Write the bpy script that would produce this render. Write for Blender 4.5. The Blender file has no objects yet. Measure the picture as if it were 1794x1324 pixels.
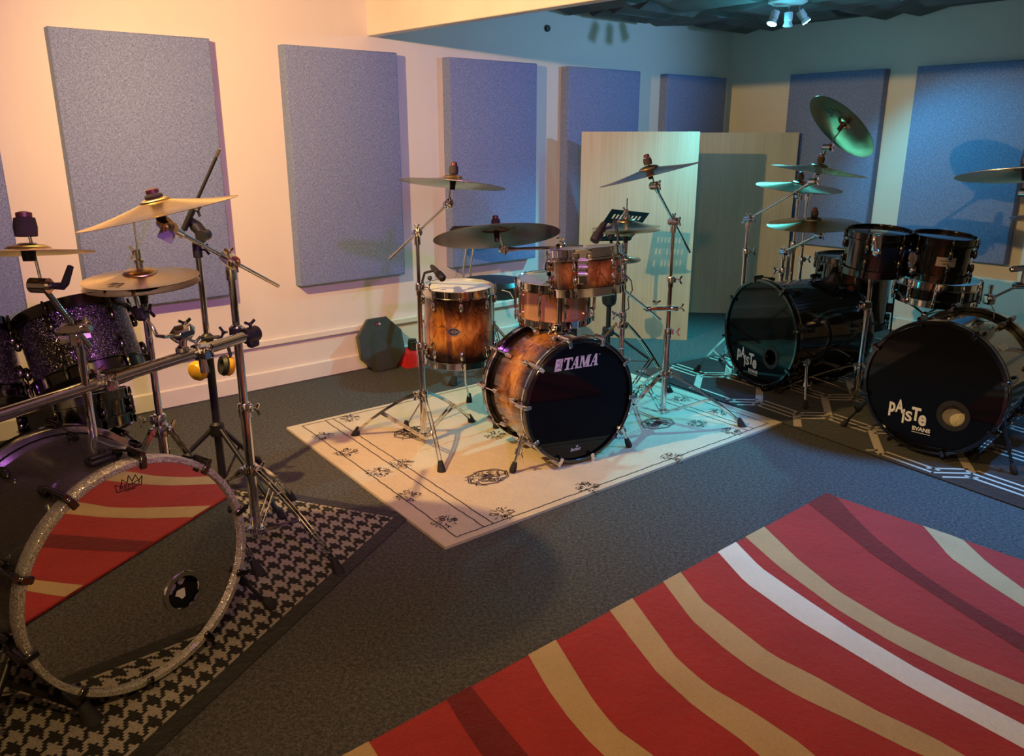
import bpy, bmesh, math, random
from mathutils import Vector, Matrix
random.seed(7)
C = bpy.context.scene.collection
V = Vector
PI = math.pi
# ------------------------------------------------------------------ camera model (1794 x 1324)
F, TH, CH = 1410.0, math.atan(420 / 1410.0), 1.48
ct, st = math.cos(TH), math.sin(TH)
O = V((0, 0, CH))
def ray(x, y):
    u, v = (x - 897) / F, (y - 662) / F
    return V((u, ct - v * st, -st - v * ct))
def G(x, y, z=0.0):
    r = ray(x, y); return O + r * ((z - CH) / r.z)
def P(x, y, Y):
    r = ray(x, y); return O + r * (Y / r.y)
def onplane(x, y, c, n):
    r = ray(x, y); return O + r * ((V(c) - O).dot(n) / r.dot(n))
# room frame: s along the left wall, d away from it
RA, RD, RN = V((-2.265, 4.124, 0)), V((.765, .644, 0)), V((.644, -.765, 0))
def R(s, d, z=0): return RA + RD * s + RN * d + V((0, 0, z))
S1 = 5.5
UP = V((0, 0, 1))
# ------------------------------------------------------------------ mesh builder
def frame(w, ref=None):
    w = V(w).normalized()
    ref = V(ref) if ref else (UP if abs(w.z) < .95 else V((0, 1, 0)))
    u = ref.cross(w)
    if u.length < 1e-5: u = V((1, 0, 0)).cross(w)
    u.normalize()
    return u, w.cross(u).normalized(), w
class MB:
    def __init__(s): s.v, s.f, s.uv, s.mi = [], [], [], []
    def add(s, vs, fs, uvs=None, mi=0):
        o = len(s.v); s.v += [tuple(x) for x in vs]
        for k, f in enumerate(fs):
            s.f.append([i + o for i in f]); s.uv.append(uvs[k] if uvs else None); s.mi.append(mi)
        return s
    def lathe(s, c, axis, prof, seg=48, mi=0, a0=0, a1=2 * PI, ref=None):
        u, v, w = frame(axis, ref); c = V(c); full = abs(a1 - a0 - 2 * PI) < 1e-6
        n = len(prof); L = [0]
        for i in range(1, n): L.append(L[-1] + math.hypot(prof[i][0] - prof[i-1][0], prof[i][1] - prof[i-1][1]))
        T = L[-1] or 1
        m = seg if full else seg + 1; vs = []
        for k in range(m):
            a = a0 + (a1 - a0) * k / seg; e = u * math.cos(a) + v * math.sin(a)
            for r, h in prof: vs.append(c + e * r + w * h)
        ix = lambda k, i: i if prof[i][0] < 1e-7 else k * n + i   # points on the axis are shared
        fs, uvs = [], []
        for k in range(seg):
            k2 = (k + 1) % m
            for i in range(n - 1):
                q = [(k, i), (k2, i), (k2, i + 1), (k, i + 1)]
                t = [(k / seg, L[i] / T), ((k + 1) / seg, L[i] / T), ((k + 1) / seg, L[i+1] / T), (k / seg, L[i+1] / T)]
                if prof[i][0] < 1e-7: q.pop(1); t.pop(1)
                elif prof[i+1][0] < 1e-7: q.pop(2); t.pop(2)
                fs.append([ix(a, b) for a, b in q]); uvs.append(t)
        return s.add(vs, fs, uvs, mi)
    def tube(s, p, q, r, r2=None, seg=12, mi=0):
        p, q = V(p), V(q); L = (q - p).length
        if L < 1e-6: return s
        r2 = r if r2 is None else r2
        return s.lathe(p, q - p, [(0, 0), (r, 0), (r2, L), (0, L)], seg, mi)
    def path(s, pts, r, seg=8, mi=0, rr=None):
        pts = [V(p) for p in pts]; n = len(pts); rings = []; u = None
        for i in range(n):
            t = (pts[min(i + 1, n - 1)] - pts[max(i - 1, 0)]).normalized()
            if u is None: u = frame(t)[0]
            u = (u - t * u.dot(t)).normalized(); w = t.cross(u); q = rr[i] if rr else r
            rings.append([pts[i] + (u * math.cos(2 * PI * k / seg) + w * math.sin(2 * PI * k / seg)) * q for k in range(seg)])
        vs = [x for g in rings for x in g]; fs = []
        for i in range(n - 1):
            for k in range(seg):
                k2 = (k + 1) % seg; fs.append([i*seg+k, i*seg+k2, (i+1)*seg+k2, (i+1)*seg+k])
        fs.append(list(range(seg))[::-1]); fs.append([(n-1)*seg+k for k in range(seg)])
        return s.add(vs, fs, None, mi)
    def bar(s, pts, w, h, side=None, mi=0):
        # rectangular section swept along pts; w across (side), h the other way
        pts = [V(p) for p in pts]; n = len(pts); vs, fs = [], []
        for i in range(n):
            t = (pts[min(i + 1, n - 1)] - pts[max(i - 1, 0)]).normalized()
            a = V(side) if side else t.cross(UP)
            a = (a - t * a.dot(t)); a = a.normalized() if a.length > 1e-5 else frame(t)[0]
            b = t.cross(a)
            for x, y in ((-1, -1), (1, -1), (1, 1), (-1, 1)): vs.append(pts[i] + a * (x * w / 2) + b * (y * h / 2))
        for i in range(n - 1):
            for k in range(4): fs.append([i*4+k, i*4+(k+1) % 4, (i+1)*4+(k+1) % 4, (i+1)*4+k])
        fs += [[3, 2, 1, 0], [(n-1)*4+k for k in range(4)]]
        return s.add(vs, fs, None, mi)
    def box(s, c, ax, ay, az, size, b=0.0, mi=0):
        c = V(c); ax, ay, az = [V(a).normalized() for a in (ax, ay, az)]; h = [x / 2 for x in size]
        b = min(b, min(h) * .95)
        cor = [(x, y, z) for x in (-1, 1) for y in (-1, 1) for z in (-1, 1)]
        if b <= 0:
            vs = [c + ax*(x*h[0]) + ay*(y*h[1]) + az*(z*h[2]) for x, y, z in cor]
            return s.add(vs, [[0,1,3,2],[4,6,7,5],[0,4,5,1],[2,3,7,6],[0,2,6,4],[1,5,7,3]], None, mi)
        vs = []
        for x, y, z in cor:
            for k in range(3):
                q = [h[j] - (0 if j == k else b) for j in range(3)]
                vs.append(c + ax*(x*q[0]) + ay*(y*q[1]) + az*(z*q[2]))
        I = lambda x, y, z, k: cor.index((x, y, z)) * 3 + k
        fs = []
        for sg in (-1, 1):
            fs.append([I(sg,-1,-1,0), I(sg,1,-1,0), I(sg,1,1,0), I(sg,-1,1,0)])
            fs.append([I(-1,sg,-1,1), I(1,sg,-1,1), I(1,sg,1,1), I(-1,sg,1,1)])
            fs.append([I(-1,-1,sg,2), I(1,-1,sg,2), I(1,1,sg,2), I(-1,1,sg,2)])
        for p in (-1, 1):
            for q in (-1, 1):
                fs.append([I(p,q,-1,0), I(p,q,-1,1), I(p,q,1,1), I(p,q,1,0)])
                fs.append([I(p,-1,q,0), I(p,-1,q,2), I(p,1,q,2), I(p,1,q,0)])
                fs.append([I(-1,p,q,1), I(-1,p,q,2), I(1,p,q,2), I(1,p,q,1)])
        for x, y, z in cor: fs.append([I(x,y,z,k) for k in range(3)])
        return s.add(vs, fs, None, mi)
    def ball(s, c, r, axis=UP, sq=1.0, seg=16, n=8, mi=0):
        return s.lathe(c, axis, [(r * math.sin(PI*i/n) if 0 < i < n else 0, -r * sq * math.cos(PI*i/n)) for i in range(n + 1)], seg, mi)
    def poly(s, pts, mi=0): return s.add(pts, [list(range(len(pts)))], None, mi)
    def prism(s, pts, n, h, mi=0):
        n = V(n).normalized() * h; k = len(pts); a = [V(p) for p in pts]
        return s.add(a + [p + n for p in a], [list(range(k))[::-1], [i + k for i in range(k)]] + [[i, (i+1) % k, (i+1) % k + k, i + k] for i in range(k)], None, mi)
    def build(s, name, mats, parent=None, loc=None, smooth=38, recalc=True):
        me = bpy.data.meshes.new(name)
        o = V(parent['_w']) if parent is not None and '_w' in parent else V(loc or (0, 0, 0))
        bm = bmesh.new(); vs = [bm.verts.new(V(p) - o) for p in s.v]
        uvl = bm.loops.layers.uv.new('UVMap')
        for f, uv, mi in zip(s.f, s.uv, s.mi):
            try: fc = bm.faces.new([vs[i] for i in f])
            except ValueError: continue
            fc.material_index = mi; fc.smooth = True
            for k, lp in enumerate(fc.loops):
                lp[uvl].uv = uv[k] if uv else (vs[f[k]].co.x + vs[f[k]].co.z * .31, vs[f[k]].co.y + vs[f[k]].co.z * .77)
        bmesh.ops.delete(bm, geom=[x for x in bm.verts if not x.link_faces], context='VERTS')
        if recalc: bmesh.ops.recalc_face_normals(bm, faces=bm.faces)
        bm.to_mesh(me); bm.free()
        me.set_sharp_from_angle(angle=math.radians(smooth))
        for m in (mats if isinstance(mats, (list, tuple)) else [mats]): me.materials.append(m)
        ob = bpy.data.objects.new(name, me); C.objects.link(ob)
        if parent is not None: ob.parent = parent; ob['_w'] = tuple(o)
        else: ob.location = o; ob['_w'] = tuple(o)
        return ob
def thing(name, label, cat, loc, group=None):
    o = bpy.data.objects.new(name, None); C.objects.link(o); o.empty_display_size = .05
    o.location = V(loc); o['_w'] = tuple(V(loc)); o['label'] = label; o['category'] = cat
    if group: o['group'] = group
    return o
def tag(o, label, cat, group=None):
    o['label'] = label; o['category'] = cat
    if group: o['group'] = group
    return o
def structure(name, mb, m):
    o = mb.build(name, m); o['kind'] = 'structure'; return o
def lerp(a, b, t): return V(a) * (1 - t) + V(b) * t
def arc3(a, b, c, n=8): return [lerp(lerp(a, b, t / n), lerp(b, c, t / n), t / n) for t in range(n + 1)]
# ------------------------------------------------------------------ materials
class NT:
    def __init__(s, name):
        s.m = bpy.data.materials.new(name); s.m.use_nodes = True; s.t = s.m.node_tree; s.t.nodes.clear()
        s.o = s.n('OutputMaterial'); s.b = s.n('BsdfPrincipled'); s.l(s.b.outputs[0], s.o.inputs[0])
    def n(s, ty, **kw):
        x = s.t.nodes.new('ShaderNode' + ty)
        for k, v in kw.items(): setattr(x, k, v)
        return x
    def l(s, a, b): s.t.links.new(a, b)
    def put(s, v, sock):
        if hasattr(v, 'is_output'): s.l(v, sock)
        else: sock.default_value = (tuple(v) + (1,)) if isinstance(v, tuple) and len(v) == 3 and sock.type == 'RGBA' else v
    def co(s, which='Object', scale=None):
        c = s.n('TexCoord').outputs[which]
        if scale is None: return c
        mp = s.n('Mapping'); s.l(c, mp.inputs[0]); mp.inputs['Scale'].default_value = scale if isinstance(scale, tuple) else (scale,) * 3
        return mp.outputs[0]
    def noise(s, co, scale, detail=3, rough=.5):
        x = s.n('TexNoise'); s.l(co, x.inputs['Vector']); x.inputs['Scale'].default_value = scale
        x.inputs['Detail'].default_value = detail; x.inputs['Roughness'].default_value = rough; return x.outputs['Fac']
    def vor(s, co, scale, feature='F1', out='Distance'):
        x = s.n('TexVoronoi', feature=feature); s.l(co, x.inputs['Vector']); x.inputs['Scale'].default_value = scale; return x.outputs[out]
    def ramp(s, f, stops):
        x = s.n('ValToRGB'); s.l(f, x.inputs[0]); e = x.color_ramp.elements
        while len(e) < len(stops): e.new(.5)
        for k, (p, c) in enumerate(stops): e[k].position = p; e[k].color = tuple(c) + (1,) if len(c) == 3 else c
        return x.outputs[0]
    def math(s, op, a, b=0.0, c=None):
        x = s.n('Math', operation=op); s.put(a, x.inputs[0]); s.put(b, x.inputs[1])
        if c is not None: s.put(c, x.inputs[2])
        return x.outputs[0]
    def mix(s, f, a, b, mode='MIX'):
        x = s.n('Mix', data_type='RGBA', blend_type=mode); s.put(f, x.inputs[0]); s.put(a, x.inputs[6]); s.put(b, x.inputs[7]); return x.outputs[2]
    def bump(s, h, strength=.3, dist=.002):
        x = s.n('Bump'); s.l(h, x.inputs['Height']); x.inputs['Strength'].default_value = strength; x.inputs['Distance'].default_value = dist
        s.l(x.outputs[0], s.b.inputs['Normal']); return x
    def set(s, **kw):
        nm = dict(base='Base Color', rough='Roughness', metal='Metallic', coat='Coat Weight', coatr='Coat Roughness', ecol='Emission Color', estr='Emission Strength', spec='Specular IOR Level', aniso='Anisotropic', anir='Anisotropic Rotation', sheen='Sheen Weight')
        for k, v in kw.items(): s.put(v, s.b.inputs[nm[k]])
        return s
def simple(name, col, rough=.5, metal=0., coat=0., vary=.12, scale=30., bump=0., bscale=200., bdist=.0006):
    t = NT(name); co = t.co(); f = t.noise(co, scale)
    a = tuple(max(0, c * (1 - vary)) for c in col); b = tuple(min(1, c * (1 + vary)) for c in col)
    t.set(base=t.ramp(f, [(.3, a), (.7, b)]), rough=t.math('ADD', rough - .03, t.math('MULTIPLY', f, .06)), metal=metal, coat=coat)
    if bump: t.bump(t.noise(co, bscale, 2), bump, bdist)
    return t.m
M = {}
M['chrome'] = simple('chrome', (.78, .77, .76), .07, 1., vary=.03)
M['steel'] = simple('satin_steel', (.6, .59, .57), .22, 1., vary=.05)
M['dark_chrome'] = simple('dark_nickel', (.12, .115, .11), .14, 1., vary=.1)
M['black_metal'] = simple('black_metal', (.009, .009, .010), .42, 0., vary=.2)
M['black_plastic'] = simple('black_plastic', (.015, .015, .016), .5, vary=.25, bump=.2)
M['rubber'] = simple('black_rubber', (.014, .013, .013), .8, vary=.25, bump=.3, bscale=120)
M['felt'] = simple('grey_felt', (.030, .024, .021), .95, vary=.3, bump=.6, bscale=300)
M['black_lacquer'] = simple('black_lacquer', (.004, .004, .005), .12, coat=1., vary=.1)
M['black_head'] = simple('black_drum_head', (.004, .004, .0045), .05, vary=.1); M['black_head'].node_tree.nodes['Principled BSDF'].inputs['Specular IOR Level'].default_value = .26
M['white_head'] = simple('coated_drum_head', (.72, .72, .7), .6, vary=.05, scale=12, bump=.15, bscale=500)
M['clear_head'] = simple('smoked_drum_head', (.05, .043, .036), .15, vary=.2)
M['mirror'] = simple('mirrored_head', (.86, .85, .83), .015, 1., vary=.01)
M['white_print'] = simple('white_print', (.72, .72, .76), .55, vary=.03)
M['black_print'] = simple('black_print', (.008, .008, .008), .5, vary=.1)
M['dark_print'] = simple('dark_print', (.03, .024, .02), .6, vary=.1)
M['badge'] = simple('silver_badge', (.5, .48, .47), .3, .8, vary=.1)
M['vinyl'] = simple('black_vinyl', (.012, .012, .014), .38, vary=.2, bump=.25, bscale=260)
M['yellow'] = simple('yellow_plastic', (.72, .4, .02), .35, vary=.06)
M['red'] = simple('red_plastic', (.55, .02, .03), .45, vary=.08)
M['desk_black'] = simple('matt_black_paint', (.004, .004, .0045), .85, vary=.2)
M['desk_black'].node_tree.nodes['Principled BSDF'].inputs['Specular IOR Level'].default_value = .04
M['grey_card'] = simple('grey_card', (.30, .33, .35), .6, vary=.04)
M['pad_rubber'] = simple('dark_green_grey_rubber', (.035, .036, .032), .6, vary=.12, bump=.2, bscale=160)
M['pad_side'] = simple('worn_pad_edge', (.1, .09, .06), .7, vary=.4, scale=60)
M['lamp_white'] = simple('white_enamel', (.6, .6, .6), .4, vary=.03)
M['white_light'] = M['lamp_white']
def m_wall():
    t = NT('cream_wall_paint'); co = t.co()
    f = t.noise(co, 1.3, 4); g = t.noise(t.co('Object', (6, 6, .6)), 3., 3)
    t.set(base=t.mix(t.math('MULTIPLY', g, .5), t.ramp(f, [(.3, (.74, .67, .585)), (.75, (.80, .73, .645))]), (.72, .655, .57)), rough=.62)
    t.bump(t.math('ADD', t.noise(co, 120, 3), t.math('MULTIPLY', t.noise(co, 7, 3), 2.)), .25, .0015); return t.m
M['wall'] = m_wall()
M['trim'] = simple('cream_gloss_paint', (.77, .70, .62), .42, vary=.04, scale=6, bump=.2, bscale=60)
def m_carpet():
    t = NT('charcoal_carpet'); co = t.co()
    f = t.noise(co, 170, 3, .7); g = t.noise(co, 75, 2, .6); h = t.noise(co, 1.1, 2)
    c = t.ramp(t.math('ADD', t.math('MULTIPLY', f, .62), t.math('MULTIPLY', g, .38)), [(.34, (.022, .022, .022)), (.5, (.085, .083, .08)), (.66, (.19, .185, .18))])
    t.set(base=t.mix(t.math('MULTIPLY', h, .35), c, (.06, .06, .06)), rough=.95, spec=.15)
    t.bump(t.math('ADD', f, g), .9, .006); return t.m
M['carpet'] = m_carpet()
def m_fabric():
    t = NT('blue_woven_fabric'); co = t.co()
    a = t.noise(t.co('Object', (1, 1, 1)), 150, 3, .7); v = t.noise(t.co('UV', (420, 70, 1)), 1., 2, .6); w = t.noise(t.co('UV', (70, 420, 1)), 1., 2, .6)
    f = t.math('ADD', t.math('MULTIPLY', t.math('ADD', v, w), .3), t.math('MULTIPLY', a, .4))
    t.set(base=t.ramp(f, [(.36, (.09, .12, .255)), (.5, (.20, .252, .45)), (.64, (.36, .43, .645))]), rough=.95, spec=.1, sheen=.1)
    t.bump(f, .6, .002); return t.m
M['fabric'] = m_fabric()
def m_board():
    t = NT('pale_ash_veneer')
    f = t.noise(t.co('UV', (150, 1.6, 1)), 1., 3, .6); g = t.noise(t.co('UV', (9, .5, 1)), 1., 3)
    t.set(base=t.ramp(t.math('ADD', t.math('MULTIPLY', f, .6), t.math('MULTIPLY', g, .4)), [(.3, (.47, .41, .30)), (.7, (.66, .60, .47))]), rough=.42)
    t.bump(f, .1, .0005); return t.m
M['board'] = m_board()
M['board_edge'] = simple('board_edging', (.6, .54, .42), .5, vary=.06)
M['foam'] = simple('charcoal_foam', (.15, .15, .145), .95, vary=.25, scale=4, bump=.5, bscale=60)
def m_red(name, c, k=.22):
    t = NT(name); co = t.co(); f = t.noise(co, 190, 3, .7); g = t.noise(co, 5, 3); h = t.noise(co, 40, 2)
    a = tuple(x * (1 - k) for x in c); b = tuple(min(1, x * (1 + k)) for x in c)
    s = t.ramp(t.math('ADD', t.math('MULTIPLY', f, .6), t.math('MULTIPLY', g, .4)), [(.3, a), (.7, b)])
    t.set(base=s, rough=.95, spec=.1, sheen=.15); t.bump(t.math('ADD', f, t.math('MULTIPLY', h, 1.6)), .7, .005); return t.m
M['rug_red'] = m_red('red_rug_pile', (.37, .028, .029))
M['rug_dark'] = m_red('maroon_rug_pile', (.16, .012, .016))
M['rug_tan'] = m_red('tan_rug_pile', (.50, .34, .17), .16)
M['rug_white'] = m_red('ivory_rug_pile', (.74, .68, .56), .12)
M['cream_rug'] = m_red('cream_rug_pile', (.62, .51, .36), .14)
M['rug_line'] = m_red('dark_brown_rug_pile', (.035, .028, .024), .3)
M['mat_black'] = m_red('black_mat_weave', (.016, .016, .017), .4)
M['mat_line'] = m_red('pale_mat_weave', (.56, .47, .37), .25)
M['mat_border'] = m_red('black_mat_binding', (.018, .017, .016), .4)
def m_hound():
    t = NT('houndstooth_mat'); sp = t.n('SeparateXYZ'); t.l(t.co('UV', 1.0), sp.inputs[0]); per = .066
    i = t.math('FLOOR', t.math('MULTIPLY', sp.outputs[0], 8 / per)); j = t.math('FLOOR', t.math('MULTIPLY', sp.outputs[1], 8 / per))
    fm = lambda a, m: t.math('FLOORED_MODULO', a, m)
    wp = t.math('LESS_THAN', fm(i, 8.), 4.); wf = t.math('LESS_THAN', fm(j, 8.), 4.)
    tw = t.math('LESS_THAN', fm(t.math('ADD', i, j), 4.), 2.)
    k = t.math('ADD', t.math('MULTIPLY', tw, wp), t.math('MULTIPLY', t.math('SUBTRACT', 1., tw), wf))
    co = t.co(); f = t.noise(co, 240, 2, .7)
    t.set(base=t.mix(k, t.ramp(f, [(.3, (.19, .172, .145)), (.7, (.41, .375, .315))]), t.ramp(f, [(.3, (.014, .013, .012)), (.7, (.035, .033, .03))])), rough=.9, spec=.15)
    t.bump(f, .6, .003); return t.m
M['hound'] = m_hound()
def m_burst(name, warm=1.0, ends=1):
    # amber spalted veneer fading to black at the shell edges (the finish itself)
    t = NT(name); co = t.co('UV', 1.); sp = t.n('SeparateXYZ'); t.l(co, sp.inputs[0]); o = t.co()
    ws = t.n('Mapping'); t.l(o, ws.inputs[0]); ws.inputs['Scale'].default_value = (1, 1, .55)
    wob = t.n('TexNoise'); t.l(ws.outputs[0], wob.inputs['Vector']); wob.inputs['Scale'].default_value = 9
    ad = t.n('VectorMath', operation='MULTIPLY_ADD'); t.l(wob.outputs['Color'], ad.inputs[0]); ad.inputs[1].default_value = (.09,) * 3; t.l(ws.outputs[0], ad.inputs[2])
    cr = t.vor(ad.outputs[0], 17, 'DISTANCE_TO_EDGE'); n = t.noise(ws.outputs[0], 14, 4, .6)
    crk = t.ramp(t.math('ADD', cr, t.math('MULTIPLY', t.noise(o, 30, 3), .07)), [(.028, (0, 0, 0)), (.07, (1, 1, 1))])
    wood = t.ramp(n, [(.3, (.09, .024, .004)), (.5, (.33, .115, .02)), (.68, (.62, .29, .065))])
    wood = t.mix(t.math('MULTIPLY', t.math('SUBTRACT', 1., crk), .9), wood, (.03, .01, .004))
    e = t.math('ADD', sp.outputs[1], t.math('MULTIPLY', t.math('SUBTRACT', t.noise(o, 11, 3), .5), .18))
    edge = t.ramp(e, [(0, (0, 0, 0)), (.13, (.02, .02, .02)), (.40, (1, 1, 1)), (.60, (1, 1, 1)), (.85, (.02, .02, .02)), (1, (0, 0, 0))])
    t.set(base=t.mix(edge, (.006, .003, .002), wood), rough=.16, coat=1., coatr=.06); return t.m
M['burst'] = m_burst('amber_burst_lacquer')
def m_sparkle(name, col, fl, sc=420, amt=.5):
    t = NT(name); o = t.co(); c = t.n('TexVoronoi'); t.l(o, c.inputs['Vector']); c.inputs['Scale'].default_value = sc
    sp = t.n('SeparateColor'); t.l(c.outputs['Color'], sp.inputs[0])
    k = t.math('GREATER_THAN', sp.outputs[0], 1 - amt)
    t.set(base=t.mix(k, col, t.mix(sp.outputs[1], fl[0], fl[1])), metal=t.math('MULTIPLY', k, .95), rough=t.math('ADD', .2, t.math('MULTIPLY', sp.outputs[2], .25)), coat=.6, coatr=.08)
    vm = t.n('VectorMath', operation='SUBTRACT'); t.l(c.outputs['Color'], vm.inputs[0]); vm.inputs[1].default_value = (.5,) * 3
    sc2 = t.n('VectorMath', operation='SCALE'); t.l(vm.outputs[0], sc2.inputs[0]); sc2.inputs['Scale'].default_value = .9
    ge = t.n('NewGeometry'); ad = t.n('VectorMath', operation='ADD'); t.l(ge.outputs['Normal'], ad.inputs[0]); t.l(sc2.outputs[0], ad.inputs[1])
    nm = t.n('VectorMath', operation='NORMALIZE'); t.l(ad.outputs[0], nm.inputs[0]); t.l(nm.outputs[0], t.b.inputs['Normal'])
    return t.m
M['purple_sparkle'] = m_sparkle('purple_sparkle_wrap', (.006, .004, .007), ((.6, .48, .65), (.95, .9, .95)), 560, .09)
M['grey_sparkle'] = m_sparkle('graphite_sparkle_wrap', (.03, .027, .022), ((.12, .11, .09), (.25, .23, .2)), 1100, .15)
M['glitter'] = m_sparkle('silver_glitter', (.40, .38, .33), ((.75, .72, .66), (.97, .95, .9)), 480, .5)
def m_cymbal(name, col, rough=.26, dark=.0):
    t = NT(name); sp = t.n('SeparateXYZ'); t.l(t.co('UV'), sp.inputs[0])
    cb = t.n('CombineXYZ'); t.put(t.math('MULTIPLY', sp.outputs[1], 190.), cb.inputs[0])
    g = t.noise(cb.outputs[0], 1., 2, .6); o = t.co(); h = t.noise(o, 9, 3)
    a = tuple(x * .8 for x in col)
    t.set(base=t.mix(t.math('MULTIPLY', h, .6), col, a), rough=t.math('ADD', rough - .06, t.math('MULTIPLY', g, .12)), metal=1., aniso=.75)
    tg = t.n('Tangent', direction_type='UV_MAP'); tg.uv_map = 'UVMap'; t.l(tg.outputs[0], t.b.inputs['Tangent'])
    t.bump(g, .12, .0008); return t.m
M['cymbal'] = m_cymbal('bronze_cymbal', (.70, .52, .27))
M['cymbal_dark'] = m_cymbal('dark_bronze_cymbal', (.12, .088, .066), .36)
M['cymbal_china'] = m_cymbal('brown_bronze_cymbal', (.32, .17, .105), .22)
M['cymbal_raw'] = m_cymbal('greyish_bronze_cymbal', (.56, .42, .28), .22)
M['copper'] = simple('polished_copper_shell', (.72, .40, .22), .2, .55, coat=.5, vary=.06)
def m_emit(name, col, s):
    t = NT(name); t.set(base=(.8, .8, .8), ecol=col, estr=s); return t.m
M['lamp_teal'] = m_emit('lit_teal_bulb', (.25, 1., .9), 60)
M['lamp_blue'] = m_emit('lit_blue_bulb', (.3, .75, 1.), 60)
# ------------------------------------------------------------------ lettering
def text_geo(body, shear=0., bold=0.):
    cu = bpy.data.curves.new('lettering', 'FONT'); cu.body = body; cu.size = 1.; cu.shear = shear; cu.offset = bold; cu.resolution_u = 4
    ob = bpy.data.objects.new('lettering', cu); C.objects.link(ob)
    dg = bpy.context.evaluated_depsgraph_get(); dg.update(); me = ob.evaluated_get(dg).to_mesh()
    vs = [v.co.copy() for v in me.vertices]; fs = [list(p.vertices) for p in me.polygons]
    ob.evaluated_get(dg).to_mesh_clear(); C.objects.unlink(ob); bpy.data.objects.remove(ob); bpy.data.curves.remove(cu)
    return vs, fs
def put_text(mb, body, org, X, Y, N, h, width=None, shear=0., bold=0., mi=0, lift=.0008):
    vs, fs = text_geo(body, shear, bold); x0 = min(v.x for v in vs); x1 = max(v.x for v in vs); y0 = min(v.y for v in vs); y1 = max(v.y for v in vs)
    sy = h / (y1 - y0); sx = (width / (x1 - x0)) if width else sy
    mb.add([V(org) + X * ((v.x - x0) * sx) + Y * ((v.y - y0) * sy) + N * lift for v in vs], fs, None, mi)
def head_axes(n):
    n = V(n).normalized(); X = UP.cross(n).normalized(); return X, n.cross(X).normalized(), n
def put_paiste(mb, org, X, Y, N, w, mi=0, lift=.0008):
    # letters of uneven height, as on the print
    for ch, x, y, hh, ww in (('p', 0, .02, .5, .17), ('A', .17, .16, .47, .22), ('i', .375, -.1, .5, .06), ('S', .45, -.02, .36, .18), ('T', .6, .04, .47, .24), ('e', .8, -.06, .38, .2)):
        put_text(mb, ch, V(org) + X * (x * w) + Y * (y * w), X, Y, N, hh * w * .8, ww * w, 0, .035, mi, lift)
# ------------------------------------------------------------------ room
def slab(c, ax, ay, az, size, b=0): return MB().box(c, ax, ay, az, size, b)
SL, SR, DF = -3.2, S1, 7.0     # extent of the room along s, and its depth
mid = (SL + SR) / 2
structure('floor', slab(R(mid, DF / 2, -.05), RD, RN, UP, (SR - SL + .4, DF + .4, .1)), M['carpet'])
wl = MB().box(R(mid, -.1, 1.2), RD, RN, UP, (SR - SL + .4, .2, 2.5)); structure('wall_left', wl, M['wall'])
structure('wall_right', slab(R(SR + .1, DF / 2, 1.2), RD, RN, UP, (.2, DF, 2.5)), M['wall'])
structure('wall_front', slab(R(mid, DF + .1, 1.2), RD, RN, UP, (SR - SL + .4, .2, 2.5)), M['wall'])
structure('wall_back', slab(R(SL - .1, DF / 2, 1.2), RD, RN, UP, (.2, DF, 2.5)), M['wall'])
cl = MB().box(R((SL + 1.84) / 2, DF / 2, 2.35), RD, RN, UP, (1.84 - SL, DF, .1))
cl.box(R((1.84 + SR) / 2, DF / 2, 2.47), RD, RN, UP, (SR - 1.84, DF, .1)); structure('ceiling', cl, M['wall'])
b0, b1 = R(1.81, -.02), R(1.925, 2.1); bd = (b1 - b0).normalized(); bl = (R(1.81, 0) - b0).length
bn = UP.cross(bd).normalized(); bm_ = MB(); Lb = 7.0 / bd.dot(RN)
bm_.box(b0 + bd * (Lb / 2) + V((0, 0, 2.2375)) + bn * .035, bd, bn, UP, (Lb, .07, .325), .004); structure('trim_1', bm_, M['trim'])
rl = MB(); rl.box(R((SL + SR) / 2, .011, .285), RD, RN, UP, (SR - SL, .022, .042), .006); structure('trim_2', rl, M['trim'])
bb = MB(); bb.box(R(mid, .011, .055), RD, RN, UP, (SR - SL, .022, .11), .008); structure('baseboard_left', bb, M['trim'])
bb = MB(); bb.box(R(SR - .011, DF / 2, .055), RD, RN, UP, (.022, DF, .11), .008); structure('baseboard_right', bb, M['trim'])
# acoustic panels
PH = dict(z0=.615, z1=1.985, t=.08)
def panel(c, ax, nrm, w, label, tilt=0.):
    h = PH['z1'] - PH['z0']; up = (UP + ax * tilt).normalized(); a = up.cross(nrm).normalized()
    r = c - V((0, 0, 0)); mb = MB()
    # rounded slab: outline with soft front edge
    u0, u1 = -w / 2, w / 2; t = PH['t']; bz = .010
    prof = [(0, 0), (t - bz, 0), (t - bz * .3, bz * .3), (t, bz)]
    ring = lambda ins, dd: [c + a * x + up * y + nrm * dd for x, y in ((u0 + ins, -h/2 + ins), (u1 - ins, -h/2 + ins), (u1 - ins, h/2 - ins), (u0 + ins, h/2 - ins))]
    vs = []
    for dd, ins in prof: vs += ring(ins, dd)
    fs, uvs = [], []
    def uvp(i): p = V(vs[i]) - c; return (p.dot(a) + p.dot(nrm), p.dot(up) + p.dot(nrm))
    for k in range(len(prof) - 1):
        for i in range(4): fs.append([k*4+i, k*4+(i+1) % 4, (k+1)*4+(i+1) % 4, (k+1)*4+i])
    fs.append([0, 1, 2, 3]); n = (len(prof) - 1) * 4; fs.append([n, n+1, n+2, n+3])
    uvs = [[uvp(i) for i in f] for f in fs]
    mb.add(vs, fs, uvs); o = mb.build('sound_absorber', M['fabric'], loc=c - V((0, 0, h / 2)), smooth=60)
    tag(o, label, 'acoustic panel', 'blue fabric acoustic panels on the walls')
zc = (PH['z0'] + PH['z1']) / 2
def lp(s, w, label, tilt=0): panel(R(s, .001, zc), RD, RN, w, label, tilt)
lp(-.62, .77, 'blue fabric acoustic panel cut off by the left edge behind the small cymbal')
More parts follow.
